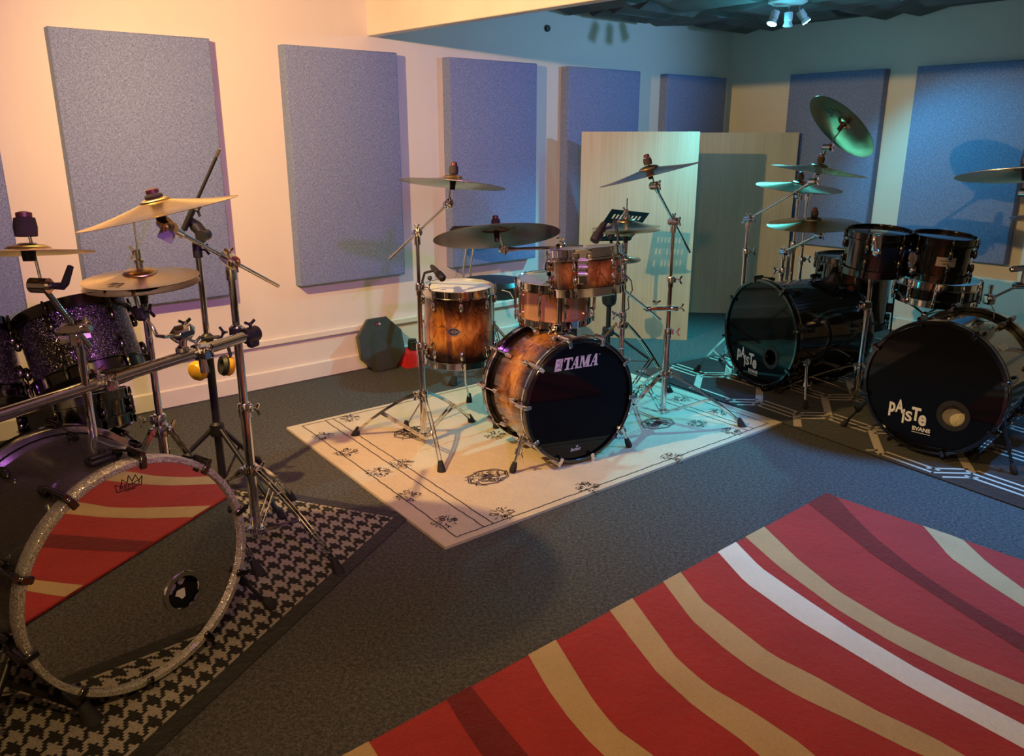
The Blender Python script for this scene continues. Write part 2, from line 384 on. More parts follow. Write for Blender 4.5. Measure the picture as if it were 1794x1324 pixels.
lp(.425, .765, 'large blue fabric acoustic panel behind the crash cymbal and black boom microphone stand')
lp(1.595, .745, 'blue fabric acoustic panel on the warm-lit wall, above the octagonal practice pad')
lp(2.745, .765, 'blue fabric acoustic panel behind the drum throne and dark ride cymbal')
lp(3.83, .79, 'blue fabric acoustic panel overlapped by the left end of the pale board')
lp(4.96, .80, 'blue fabric acoustic panel nearest the room corner, rising above the pale board')
def rp(q, w, label): panel(R(S1 - .001, q, zc), RN, -RD, w, label)
rp(1.06, .80, 'blue fabric acoustic panel on the right wall, behind the upturned cymbal')
rp(2.10, .80, 'blue fabric acoustic panel on the right wall above the black toms')
# foam tiles on the far ceiling
ts = .61
for i in range(6):
    for j in range(9):
        s0, q0 = S1 - .02 - ts * (i + 1), .02 + ts * j
        if s0 < 1.93 + .055 * q0: continue
        c = R(s0 + ts / 2, q0 + ts / 2, 2.42); mb = MB(); ax, ay = (RD, RN) if (i + j) % 2 else (RN, RD)
        nw = random.choice((1, 2, 2, 3)); w = (ts - .012) / nw; hh = (ts - .012) / 2; sag = random.uniform(-.006, .006)
        pr = [(-hh, 0), (-hh, -.035)]
        for k in range(nw): pr += [(-hh + w * (k + random.uniform(.3, .7)), -.082 + sag), (-hh + w * (k + 1), -.045)]
        pr += [(hh, 0)]
        mb.prism([c + ax * x + UP * z - ay * hh for x, z in pr], ay, 2 * hh)
        o = mb.build('acoustic_foam_tile', M['foam'], loc=c, smooth=10)
        tag(o, 'dark grey wedge foam tile fixed to the ceiling beyond the beam', 'foam tile', 'dark foam tiles on the ceiling')
# little knob on the wall
k = MB(); kc = R(3.287, 0, 2.233); k.lathe(kc, RN, [(0, 0), (.022, 0), (.024, .008), (.02, .018), (0, .02)], 20)
tag(k.build('wall_plug', M['black_plastic'], loc=kc), 'small round black plug on the wall just below the far end of the beam', 'plug')
# ------------------------------------------------------------------ ceiling spots
fc = V((1.815, 5.78, 2.335)); root = thing('ceiling_spotlight', 'three-headed white ceiling spotlight with teal and blue bulbs lit', 'ceiling light', fc)
MB().lathe(fc, UP, [(0, -.012), (.10, -.012), (.125, 0), (.125, .015), (0, .015)], 40).build('canopy', M['lamp_white'], root)
TEAL = P(1352, 42, 5.74); WHT = P(1380, 46, 5.80); BLU = P(1413, 38, 5.84)
def spot(tp, dirn, m, lab=None):
    d = V(dirn).normalized(); top = tp - d * .085
    j = MB().tube(V((top.x, top.y, 2.325)), top, .004, seg=8); j.build('stem', M['chrome'], root)
    h = MB().lathe(top, d, [(0, 0), (.026, 0), (.027, .004), (.027, .05), (.022, .056), (.033, .085), (.03, .086), (.012, .07), (0, .07)], 24)
    hd = h.build('spot_head', M['lamp_white'], root)
    b = MB().lathe(tp - d * .003, d, [(0, .0), (.030, 0), (.026, .007), (0, .010)], 24).build('bulb', m, hd)
    if lab: b['label'] = lab
TD, BD = V((-.30, -.22, -.93)).normalized(), V((.60, -.10, -.80)).normalized()
spot(TEAL, TD, M['lamp_teal'], 'lit teal bulb'); spot(WHT, (0, -.05, -1), M['white_light'], 'unlit bulb'); spot(BLU, BD, M['lamp_blue'], 'lit blue bulb')
# ------------------------------------------------------------------ rugs
def strip(mb, pts, w, n=UP, z=0, mi=1):
    pts = [V(p) for p in pts]
    for a, b in zip(pts, pts[1:]):
        t = b - a
        if t.length < 1e-6: continue
        t.normalize(); q = V(n).cross(t).normalized() * (w / 2); e = t * (w * .3)
        mb.add([a - e - q, b + e - q, b + e + q, a - e + q], [[0, 1, 2, 3]], None, mi)
# --- red rug
A0 = G(1447, 867); U = V((-.755, -.655, 0)).normalized(); W = V((.655, -.755, 0)).normalized(); RL, RW, RT = 2.56, 1.75, .011
rugc = A0 + U * RL / 2 + W * RW / 2; rug = MB(); rug.box(rugc + V((0, 0, RT / 2)), U, W, UP, (RL, RW, RT), .004)
zr = RT + .0012
def rug_uv(x, y): q = G(x, y, zr) - A0; return q.dot(U), q.dot(W)
def rz(z): return [(600 + x / 1.5025, 840 + y / 1.5025) for x, y in z]
def extend(pl):
    (u0, v0), (u1, v1) = pl[-2], pl[-1]; du, dv = u1 - u0, v1 - v0; L = math.hypot(du, dv) or 1
    out = list(pl); du /= L; dv /= L; u, v = pl[-1]
    for k in range(30):
        a = -.028; du, dv = du * math.cos(a) - dv * math.sin(a), du * math.sin(a) + dv * math.cos(a)
        u += du * .08; v += dv * .08; out.append((u, v))
        if v > RW + .1 or u < -.2: break
    return out
def resamp(pl, n=40):
    d = [0]
    for a, b in zip(pl, pl[1:]): d.append(d[-1] + math.hypot(b[0] - a[0], b[1] - a[1]))
    out = []
    for k in range(n + 1):
        t = d[-1] * k / n; i = 0
        while i < len(d) - 2 and d[i + 1] < t: i += 1
        f = (t - d[i]) / ((d[i+1] - d[i]) or 1); out.append((pl[i][0] * (1-f) + pl[i+1][0] * f, pl[i][1] * (1-f) + pl[i+1][1] * f))
    return out
def clip(poly, x0, x1, y0, y1):
    for ax, lim, sg in ((0, x0, 1), (0, x1, -1), (1, y0, 1), (1, y1, -1)):
        out = []
        for i in range(len(poly)):
            a, b = poly[i], poly[(i + 1) % len(poly)]; da, db = (a[ax] - lim) * sg, (b[ax] - lim) * sg
            if da >= 0: out.append(a)
            if (da >= 0) != (db >= 0): t = da / (da - db); out.append((a[0] + (b[0]-a[0]) * t, a[1] + (b[1]-a[1]) * t))
        poly = out
        if len(poly) < 3: return []
    return poly
stripes = [
 (2, [(1225,62),(1300,120),(1400,200),(1600,330),(1794,455)], [(1300,45),(1340,90),(1400,150),(1500,230),(1620,310),(1794,410)]),
 (1, [(1540,135),(1600,205),(1700,275),(1794,335)], [(1655,178),(1700,220),(1794,288)]),
 (1, [(1062,152),(1150,230),(1300,340),(1450,430),(1600,505),(1794,595)], [(1115,128),(1200,210),(1300,290),(1450,380),(1620,465),(1794,540)]),
 (3, [(988,190),(1060,270),(1200,370),(1350,460),(1500,550),(1650,630),(1794,708)], [(1040,168),(1100,230),(1200,300),(1350,400),(1500,490),(1650,570),(1794,645)]),
 (1, [(845,270),(920,370),(1000,440),(1080,500),(1200,570),(1350,640),(1500,715),(1530,727)], [(890,243),(950,320),(1040,390),(1130,460),(1250,520),(1400,605),(1550,675),(1640,727)]),
 (1, [(708,350),(760,420),(830,510),(930,600),(1050,685),(1100,727)], [(768,318),(820,390),(880,470),(960,540),(1080,610),(1200,690),(1245,727)]),
 (1, [(497,475),(540,550),(590,620),(650,690),(690,727)], [(570,435),(610,500),(660,580),(720,655),(820,727)]),
 (2, [(285,597),(310,640),(350,700),(370,727)], [(350,558),(400,620),(490,727)]),
 (1, [(8,742),(30,775),(60,815)], [(78,703),(110,755),(150,812)]),
]
def fixstart(pl):
    (u0, v0), (u1, v1) = pl[0], pl[1]; L = math.hypot(u1-u0, v1-v0); return [(u0 - (u1-u0) / L * .06, v0 - (v1-v0) / L * .06)] + pl
for mi, lo, hi in stripes:
    a = resamp(extend(fixstart([rug_uv(*q) for q in rz(lo)]))); b = resamp(extend(fixstart([rug_uv(*q) for q in rz(hi)])))
    for k in range(len(a) - 1):
        q = clip([a[k], a[k+1], b[k+1], b[k]], .002, RL - .002, .002, RW - .002)
        if len(q) >= 3: rug.poly([A0 + U * u + W * v + V((0, 0, zr)) for u, v in q], mi)
o = rug.build('area_rug', [M['rug_red'], M['rug_tan'], M['rug_dark'], M['rug_white']], loc=V((rugc.x, rugc.y, 0)))
tag(o, 'bright red rug with curved tan, ivory and maroon stripes in the foreground', 'rug')
# --- cream rug
cL, cB, cR = G(502, 752), G(780, 963), G(1370, 743); eL = (cR - cB); eS = (cL - cB); CT = .012; zt = CT + .0012
rug = MB(); cen = cB + eL / 2 + eS / 2
rug.prism([cB, cB + eL, cB + eL + eS, cB + eS], UP, CT)
def cz(x, y): return G(x, y, zt)
ll = [((522, 753), (786, 946)), ((564, 744), (833, 928)), ((579.4, 740.4), (850, 922.4))]
def uvc(p): q = p - cB; return q.dot(eL) / eL.length_squared, q.dot(eS) / eS.length_squared
def cp(u, v): return cB + eL * u + eS * v + V((0, 0, zt))
us = [sum(uvc(cz(*q))[0] for q in l) / 2 for l in ll]; vb = uvc(cz(786, 946))[1]
def wob(a, b, n=60, amp=.0022): return [lerp(a, b, k / n) + V((random.uniform(-amp, amp), random.uniform(-amp, amp), 0)) for k in range(n + 1)]
for u in us + [1 - x for x in us]: strip(rug, wob(cp(u, vb), cp(u, 1 - vb)), .0052)
for v in (vb, 1 - vb): strip(rug, wob(cp(us[0], v), cp(1 - us[0], v), 90), .0052)
def sprig(c, r=.052, n=50):
    for k in range(n):
        a = random.uniform(0, 2 * PI); d = random.uniform(.15, 1) * r; p = c + V((math.cos(a) * d, math.sin(a) * d, 0))
        b = a + random.uniform(-1.2, 1.2); l = random.uniform(.008, .022)
        strip(rug, [p, p + V((math.cos(b) * l, math.sin(b) * l, 0))], random.uniform(.002, .0042))
    for a in (.5, 1.9, 3.4, 5.):
        q = c + V((math.cos(a) * r * .8, math.sin(a) * r * .8, 0))
        strip(rug, [q + V((math.cos(t) * .012, math.sin(t) * .012, 0)) for t in [x * PI / 4 for x in range(9)]], .003)
def medal(c, r=.098):
    ex, ey = eL.normalized(), eS.normalized()
    for k, w in ((1., .005), (.9, .003), (.3, .004)):
        m = 4 if k == .3 else 8
        strip(rug, [c + ex * (math.cos(2*PI*i/m) * r * k * 1.1) + ey * (math.sin(2*PI*i/m) * r * k * .8) for i in range(m + 1)], w)
    for k in range(80):
        a = random.uniform(0, 2*PI); d = random.uniform(.1, .84) * r; p = c + ex * (math.cos(a) * d * 1.1) + ey * (math.sin(a) * d * .8); b = random.uniform(0, 2*PI)
        strip(rug, arc3(p, p + V((math.cos(b), math.sin(b), 0)) * .02, p + V((math.cos(b + .9), math.sin(b + .9), 0)) * .034, 3), .0036)
for q in [(565,763),(608,792),(663,827),(716,868),(778,914),(1180,800),(868,762),(1222,742)]: sprig(cz(*q))
for u in (1 - us[1] + .03,):
    for v in (.2, .38, .56, .74): sprig(cp(u, v))
for q in [(705,812),(1030,853)]: sprig(cz(*q), .055, 50)
for q in [(855,835),(722,757),(1152,741)]: medal(cz(*q))
for u, v in ((us[2] + .035, vb + .03), (us[2] + .035, 1 - vb - .03), (1 - us[2] - .035, vb + .03), (1 - us[2] - .035, 1 - vb - .03)): sprig(cp(u, v), .05, 50)
o = rug.build('area_rug', [M['cream_rug'], M['rug_line']], loc=V((cen.x, cen.y, 0)))
tag(o, 'cream rug with thin dark border lines and sprigs under the amber brown drum kit', 'rug')
# --- houndstooth mat
hc, hr, ht = V((-.41, 3.0, 0)), G(270, 1324), G(420, 812)
e1 = (hr - hc).normalized(); e2 = V((-e1.y, e1.x, 0)); e2 = e2 if e2.x < 0 else -e2
HL, HW, HT = 2.1, 1.62, .006
mb = MB(); q = [hc, hc + e1 * HL, hc + e1 * HL + e2 * HW, hc + e2 * HW]; bw = .055
mb.prism(q, UP, HT, 1)
ins = [hc + e1 * a + e2 * b + V((0, 0, HT + .001)) for a, b in ((bw, bw), (HL - bw, bw), (HL - bw, HW - bw), (bw, HW - bw))]
mb.add(ins, [[0, 1, 2, 3]], [[(bw, bw), (HL - bw, bw), (HL - bw, HW - bw), (bw, HW - bw)]], 0)
hcen = hc + e1 * HL / 2 + e2 * HW / 2
o = mb.build('floor_mat', [M['hound'], M['mat_border']], loc=hcen); tag(o, 'grey and black houndstooth mat with black binding under the left drum kit', 'rug')
# --- hexagon line mat
m0, m1 = G(1370, 742), G(1794, 893); f1 = (m1 - m0).normalized(); f2 = V((-f1.y, f1.x, 0)); f2 = f2 if f2.x > 0 else -f2
mo = m0 - f1 * 1.2; ML, MW, MT = 3.3, 2.2, .006
mb = MB(); mb.prism([mo, mo + f1 * ML, mo + f1 * ML + f2 * MW, mo + f2 * MW], UP, MT)
hv, dv, bv = V((.176, -.011, 0)), V((.14, -.225, 0)), V((.101, .339, 0)); tt = hv + dv
o0 = G(1395, 729); okk = o0 - tt * 8 - bv * 2
def mclip(a, b):
    t0, t1 = 0., 1.; d = b - a
    for ax, L in ((f1, ML - .03), (f2, MW - .03)):
        p, q = (a - mo).dot(ax), d.dot(ax)
        for lim, sg in ((.03, 1), (L, -1)):
            da, dd = (p - lim) * sg, q * sg
            if abs(dd) < 1e-9:
                if da < 0: return None
            elif dd > 0: t0 = max(t0, -da / dd)
            else: t1 = min(t1, -da / dd)
    return (a + d * t0, a + d * t1) if t0 < t1 else None
zm = V((0, 0, MT + .001))
for row in range(-2, 9):
    og = o0 + (hv + bv) * row - tt * round((hv + bv).dot(tt) * row / tt.length_squared)
    for i in range(-12, 14):
        a = og + tt * i; b = a + hv; c = b + dv
        for p, q_ in ((a, b), (b, c)):
            nrm = V((-(q_ - p).y, (q_ - p).x, 0)).normalized()
            for s_ in (.05, 0., -.05):
                r_ = mclip(p + nrm * s_, q_ + nrm * s_)
                if r_: strip(mb, [r_[0] + zm, r_[1] + zm], .017)
        r_ = mclip(b + bv * .07, b + bv * .93)
        if r_: strip(mb, [r_[0] + zm, r_[1] + zm], .042)
mcen = mo + f1 * ML / 2 + f2 * MW / 2
o = mb.build('floor_mat', [M['mat_black'], M['mat_line']], loc=mcen); tag(o, 'black mat with pale interlocking hexagon lines under the black drum kit', 'rug')
# ------------------------------------------------------------------ hardware builders
def root_at(p): p = V(p); return V((p.x, p.y, 0))
def wing(mb, p, d, L=.02, s=.011, up=UP):
    # wing bolt: shank plus two ears
    d = V(d).normalized(); p = V(p); u = (V(up) - d * V(up).dot(d)); u = u.normalized() if u.length > 1e-4 else frame(d)[0]
    mb.tube(p, p + d * L, .0042, seg=8); mb.ball(p + d * L, .0075, seg=10, n=6)
    for s_ in (-1, 1): mb.bar([p + d * L, p + d * (L + .006) + u * (s_ * s), p + d * (L + .012) + u * (s_ * s * 1.9)], .005, .009, side=d.cross(u))
def dirxy(a): a = math.radians(a); return V((math.cos(a), math.sin(a), 0))
def tripod(root, b, zc, feet, m, fm, style='double', zb=.06, rp=.016, foot=(.018, .06)):
    b = V((b.x, b.y, 0)); hub = MB()
    hub.lathe(b + V((0, 0, zc - .02)), UP, [(rp, 0), (rp + .012, 0), (rp + .013, .018), (rp + .009, .036), (rp, .036)], 20)
    lo = MB(); lo.lathe(b + V((0, 0, zb - .012)), UP, [(rp, 0), (rp + .01, 0), (rp + .01, .022), (rp, .022)], 20)
    for a, r in feet:
        d = dirxy(a); hub.box(b + d * (rp + .012) + V((0, 0, zc - .002)), d, UP.cross(d), UP, (.026, .022, .026), .004)
        lo.box(b + d * (rp + .01) + V((0, 0, zb)), d, UP.cross(d), UP, (.02, .016, .016), .003)
    wing(hub, b + dirxy(feet[0][0] + 60) * (rp + .008) + V((0, 0, zc)), dirxy(feet[0][0] + 60), .014)
    hub.build('leg_hub', m, root); lo.build('brace_hub', m, root)
    for a, r in feet:
        d = dirxy(a); sd = UP.cross(d); p0 = b + d * (rp + .018) + V((0, 0, zc)); p2 = b + d * r + V((0, 0, foot[0] + .012)); p1 = b + d * (r * .55) + V((0, 0, zc * .62 + .02))
        pts = arc3(p0, p1, p2, 7) if style != 'straight' else [p0, lerp(p0, p2, .5), p2]
        lg = MB()
        if style == 'double':
            for s_ in (-1, 1): lg.bar([p + sd * (s_ * .0075) for p in pts], .0035, .013, side=sd)
            for k in (2, 5): lg.tube(pts[k] - sd * .012, pts[k] + sd * .012, .004, seg=8)
        elif style == 'flat': lg.bar(pts, .022, .007, side=sd)
        else: lg.path(pts, .0095, 10)
        L = lg.build('leg', m, root)
        fd = (p2 - pts[-2]).normalized(); fb = MB(); e = b + d * (r + .012)
        fb.lathe(e + V((0, 0, .0)), (V((0, 0, 1)) - d * .45), [(0, 0), (foot[0] + .005, .001), (foot[0] + .003, .012), (foot[0] * .62, foot[1]), (0, foot[1] + .003)], 16)
        for i, v in enumerate(fb.v):
            if v[2] < .001: fb.v[i] = (v[0], v[1], .001)
        fb.build('rubber_foot', fm, L)
        br = MB(); q0 = b + d * (rp + .018) + V((0, 0, zb)); q1 = pts[4] if style != 'straight' else pts[1]
        if style == 'double':
            for s_ in (-1, 1): br.bar([q0 + sd * (s_ * .010), q1 + sd * (s_ * .010)], .003, .011, side=sd)
        else: br.bar([q0, q1], .012, .004, side=sd)
        br.build('brace', m, L)
def pole(root, b, steps, m, names=('lower_tube', 'middle_tube', 'upper_tube'), lean=None, wa=200):
    # steps: [(z0, z1, r), ...]; a height clamp sits at every step
    ax = V(lean) if lean else V((0, 0, 0))
    pt = lambda z: V((b.x, b.y, 0)) + ax * z + V((0, 0, z))
    for k, (z0, z1, r) in enumerate(steps):
        MB().tube(pt(z0), pt(z1), r, seg=18).build(names[k], m, root)
        if k < len(steps) - 1:
            c = MB(); q = pt(z1); c.lathe(q - V((0, 0, .045)), UP, [(r, 0), (r + .004, 0), (r + .004, .022), (r + .0065, .024), (r + .0065, .05), (r + .003, .056), (steps[k+1][2], .058)], 20)
            d = dirxy(wa); c.box(q + d * (r + .009) - V((0, 0, .008)), d, UP.cross(d), UP, (.016, .02, .03), .004); wing(c, q + d * (r + .014) - V((0, 0, .008)), d)
            c.build('height_clamp', m, root)
def cym_mount(root, c, n, tp, m, red=True, tall=.035, big=1.):
    # tilter and post that carry a cymbal centred at c with normal n; tp = tilter pivot
    n = V(n).normalized(); c = V(c); base = c - n * .02
    MB().tube(tp, c + n * (.055 + tall), .0042, seg=10).build('cymbal_post', m, root)
    MB().lathe(c + n * .012, n, [(.005, -.034), (.011 * big, -.034), (.013 * big, -.004), (.016 * big, .014), (.005, .014)], 18).build('cymbal_sleeve', M['black_plastic'], root)
    MB().lathe(c + n * .0445, n, [(.004, 0), (.019 * big, 0), (.0205 * big, tall * .45), (.018 * big, tall * .9), (.004, tall * .9)], 22).build('felt', M['felt'], root)
    w = MB(); w.lathe(c + n * (.046 + tall * .9), n, [(.0, 0), (.014 * big, 0), (.014 * big, .012), (.009, .016), (0, .016)], 16)
    wn = w.build('wing_nut', M['black_plastic'] if not red else simple('dark_red_plastic', (.09, .02, .024), .4) if 'dark_red_plastic' not in bpy.data.materials else bpy.data.materials['dark_red_plastic'], root)
def tilter(root, tp, side, arm, m, s=1.):
    side = V(side).normalized(); t = MB()
    t.tube(tp - side * (.022 * s), tp + side * (.022 * s), .019 * s, seg=20); t.tube(tp - side * (.026 * s), tp + side * (.026 * s), .012 * s, seg=14)
    a = V(arm).normalized(); t.tube(tp, tp + a * (.055 * s), .0125 * s, .009 * s, 14); wing(t, tp + side * (.026 * s), side, .008)
    t.build('tilter', m, root)
def boom(root, tp, jp, end_len, m, r=.0068, side=None, s=1.):
    d = (V(jp) - V(tp)).normalized(); e = V(jp) + d * end_len; b = MB(); b.tube(tp, e, r, seg=14)
    for k in range(5): q = lerp(jp, e, .2 + k * .18); b.lathe(q, d, [(r, 0), (r + .0006, .001), (r, .002)], 14)
    b.build('boom_arm', m, root)
    sd = V(side) if side else frame(d)[0]; j = MB(); j.tube(jp - sd * (.026 * s), jp + sd * (.026 * s), .02 * s, seg=22); j.tube(jp - sd * (.034 * s), jp + sd * (.034 * s), .012 * s, seg=16)
    j.lathe(V(jp) - V((0, 0, .055 * s)), UP, [(.009, 0), (.015 * s, 0), (.015 * s, .03 * s), (.012, .045 * s), (0, .05 * s)], 18)
    wing(j, jp + sd * (.034 * s), sd, .012); wing(j, V(jp) + d * .0 + V((0, 0, .014)), UP, .012, up=d); j.build('boom_joint', m, root)
def cymbal(c, n, r, label, mat='cymbal', bell=.17, rise=.026, bh=.016, group=None, logo=None, cat='cymbal', name='cymbal', flip=False, pw=1.5):
    n = V(n).normalized(); c = V(c); rb = r * bell * 1.15; th = .0014; s_ = -1 if flip else 1
    up = [(.0065, rise + bh)]
    for k in range(1, 8): a = k / 7 * PI / 2; up.append((rb * math.sin(a) if k < 7 else rb, rise + bh * math.cos(a) * .999 if k < 7 else rise))
    for k in range(1, 13): t = k / 12; up.append((rb + (r - rb) * t, rise * (1 - t) ** 1.45))
    prof = [(a, h * s_) for a, h in up]; low = [(a, h * s_ - th) for a, h in reversed(up)]
    mb = MB(); mb.lathe(c, n, prof + low + [prof[0]], 96)
    o = mb.build(name, M[mat], loc=c, smooth=50); tag(o, label, cat, group)
    if logo:
        kind, org, X, Y, N, w = logo; t = MB(); put_paiste(t, org, X, Y, N, w); t.build('logo', M['black_print'], o)
    return o
def cymlogo(c, n, r, toward, w, top=True, rise=.026, off=.6, flip=False):
    # print on the bow: 'toward' is the direction from the centre
    n = V(n).normalized(); t = V(toward); t = (t - n * t.dot(n)).normalized(); N = n if top else -n
    Y = -t if flip else t; X = Y.cross(N)
    h = rise * (1 - (off * r - r * .2) / (r * .8) / 1) ** 1.45 + (.0006 if top else -.0026); p = V(c) + t * (r * off) + n * h
    return ('p', p - X * (w / 2), X, Y, N, w)
# ---- drums
def hoop(mb, c, n, R_, h=.03, inward=-1):
    # flanged metal hoop around the head plane at c; n points out of the drum
    mb.lathe(c, n, [(R_ - .004, -h + .006), (R_ + .004, -h + .006), (R_ + .010, -h + .004), (R_ + .010, -h), (R_ + .0035, -h), (R_ + .003, -.004), (R_ + .003, .008), (R_ - .001, .010), (R_ - .003, .008), (R_ - .003, -h + .006)], 64)
def drum(name, label, cat, c, n, r, depth, shell, hoopm, lugm, headm, botm, nl=6, a0=20, group=None, lug='round', bottom=True, badge=None, base=None, long_lug=False):
    # c = centre of the top head, n = up along the drum axis
    n = V(n).normalized(); c = V(c); bc = c - n * depth
    root = thing(name, label, cat, base if base is not None else (bc.x, bc.y, max(0, bc.z)), group)
    MB().lathe(bc, n, [(r - .006, .012), (r, .012), (r, depth * .3), (r, depth * .7), (r, depth - .012), (r - .006, depth - .012)], 72).build('shell', M[shell], root)
    MB().lathe(c, n, [(0, -.001), (r - .012, -.001), (r - .001, -.004), (r + .002, -.014)], 64).build('drum_head', M[headm], root)
    MB().lathe(bc, -n, [(0, -.001), (r - .012, -.001), (r - .001, -.004), (r + .002, -.014)], 64).build('drum_head', M[botm], root)
    h = MB(); hoop(h, c, n, r + .004); h.build('hoop', M[hoopm], root)
    h = MB(); hoop(h, bc, -n, r + .004); h.build('hoop', M[hoopm], root)
    u, v, w = frame(n, (1, .0001, 0) if abs(n.z) > .5 else None)
    for k in range(nl):
        a = math.radians(a0) + 2 * PI * k / nl; e = u * math.cos(a) + v * math.sin(a); t = n.cross(e)
        ends = [(c, -n), (bc, n)]
        for hp, inn in ends:
            rod = MB(); rp = hp + e * (r + .0145)
            rod.tube(rp - inn * .006, rp + inn * (.062 if not long_lug else depth * .3), .003, seg=8); rod.lathe(rp + inn * .016, -inn, [(0, -.0), (.0062, 0), (.0062, .014), (.0042, .02), (.0042, .026), (0, .026)], 8)
            rod.lathe(hp + e * (r + .012) + inn * .022, inn, [(0, 0), (.009, 0), (.009, .012), (0, .012)], 10)
            rod.build('tension_rod', M[lugm], root)
        if long_lug:
            l = MB(); m_ = c - n * (depth / 2) + e * (r + .012); hl = depth * .27
            l.path([m_ - n * hl, m_ - n * hl * .8 + e * .004, m_ + n * hl * .8 + e * .004, m_ + n * hl], .0075, 10)
            for s_ in (-1, 1): l.tube(c - n * (depth / 2) + e * (r - .002) + n * (hl * .8 * s_), m_ + n * (hl * .8 * s_), .005, seg=8)
            l.build('lug', M[lugm], root)
        else:
            for hp, inn in ends:
                l = MB(); q = hp + inn * .068 + e * (r + .010)
                l.lathe(q - inn * .022, inn, [(0, 0), (.007, .001), (.0105, .009), (.0115, .022), (.0105, .034), (.006, .042), (0, .043)], 14)
                l.tube(q - e * .013, q, .009, .0075, 12); l.build('lug', M[lugm], root)
    if badge and len(badge) == 5:
        ang, hgt, bw, bh_, _k = badge; b = MB(); u0, v0, w0 = frame(n, (1, .0001, 0)); bcn = c - n * (depth * hgt)
        pt = lambda x, y, rr=r + .0012: bcn + n * y + (u0 * math.cos(math.radians(ang) + x / r) + v0 * math.sin(math.radians(ang) + x / r)) * rr
        no = (u0 * math.cos(math.radians(ang)) + v0 * math.sin(math.radians(ang)))
        bk_ = MB(); bk_.poly([pt(bw / 2 * x, bh_ / 2 * y, r + .0011) for x, y in ((-1, 0), (-.45, .75), (0, 1), (.45, .75), (1, 0), (.45, -.75), (0, -1), (-.45, -.75))]); bk_.build('badge_back', M['black_print'], root)
        for sx, wd in ((1., .005), (.5, .003)): strip(b, [pt(bw / 2 * x * sx, bh_ / 2 * y * sx, r + .0016) for x, y in ((-1, 0), (-.45, .75), (0, 1), (.45, .75), (1, 0), (.45, -.75), (0, -1), (-.45, -.75), (-1, 0))], wd, no, mi=0)
        strip(b, [pt(-bw * .32, 0, r + .0018), pt(0, 0, r + .0018), pt(bw * .32, 0, r + .0018)], .006, no, mi=0); b.build('badge', M['badge'], root)
    elif badge:
        ang, hgt, bw, bh_ = badge; b = MB(); bcn = c - n * (depth * hgt)
        b.lathe(bcn - n * (bh_ / 2), n, [(r + .0012, 0), (r + .0016, bh_ / 2), (r + .0012, bh_)], 8, 0, math.radians(ang) - bw / 2 / r, math.radians(ang) + bw / 2 / r, ref=(1, .0001, 0) if abs(n.z) > .5 else None)
        b.build('badge', M['badge'], root)
        d = MB()
        for kk, (hh, ww) in enumerate(((.62, .6), (.3, .35))):
            d.lathe(bcn - n * (bh_ / 2) + n * (bh_ * hh), n, [(r + .0021, -.0018), (r + .0021, .0018)], 6, 0, math.radians(ang) - bw * ww / 2 / r, math.radians(ang) + bw * ww / 2 / r, ref=(1, .0001, 0) if abs(n.z) > .5 else None)
        d.build('badge_print', M['dark_print'], root)
    return root
def spur(root, p, foot, m, fm, style=0):
    p, foot = V(p), V(foot); d = (foot - p).normalized(); k = MB()
    k.box(p, d, frame(d)[0], frame(d)[1], (.05, .04, .03), .006); k.tube(p, lerp(p, foot, .5), .011, .010, 12); k.tube(lerp(p, foot, .45), foot - d * .02, .0068, seg=12)
    k.lathe(lerp(p, foot, .5), d, [(0, -.012), (.0145, -.012), (.0145, .012), (0, .012)], 14); wing(k, lerp(p, foot, .5) + frame(d)[0] * .012, frame(d)[0], .008)
    s = k.build('spur', m, root); f = MB(); f.lathe(foot + V((0, 0, 0)), -d, [(0, -.004), (.012, 0), (.0165, .012), (.015, .03), (.010, .052), (0, .054)], 16)
    for i, v in enumerate(f.v):
        if v[2] < .0005: f.v[i] = (v[0], v[1], .0005)
    f.build('rubber_tip', fm, s)
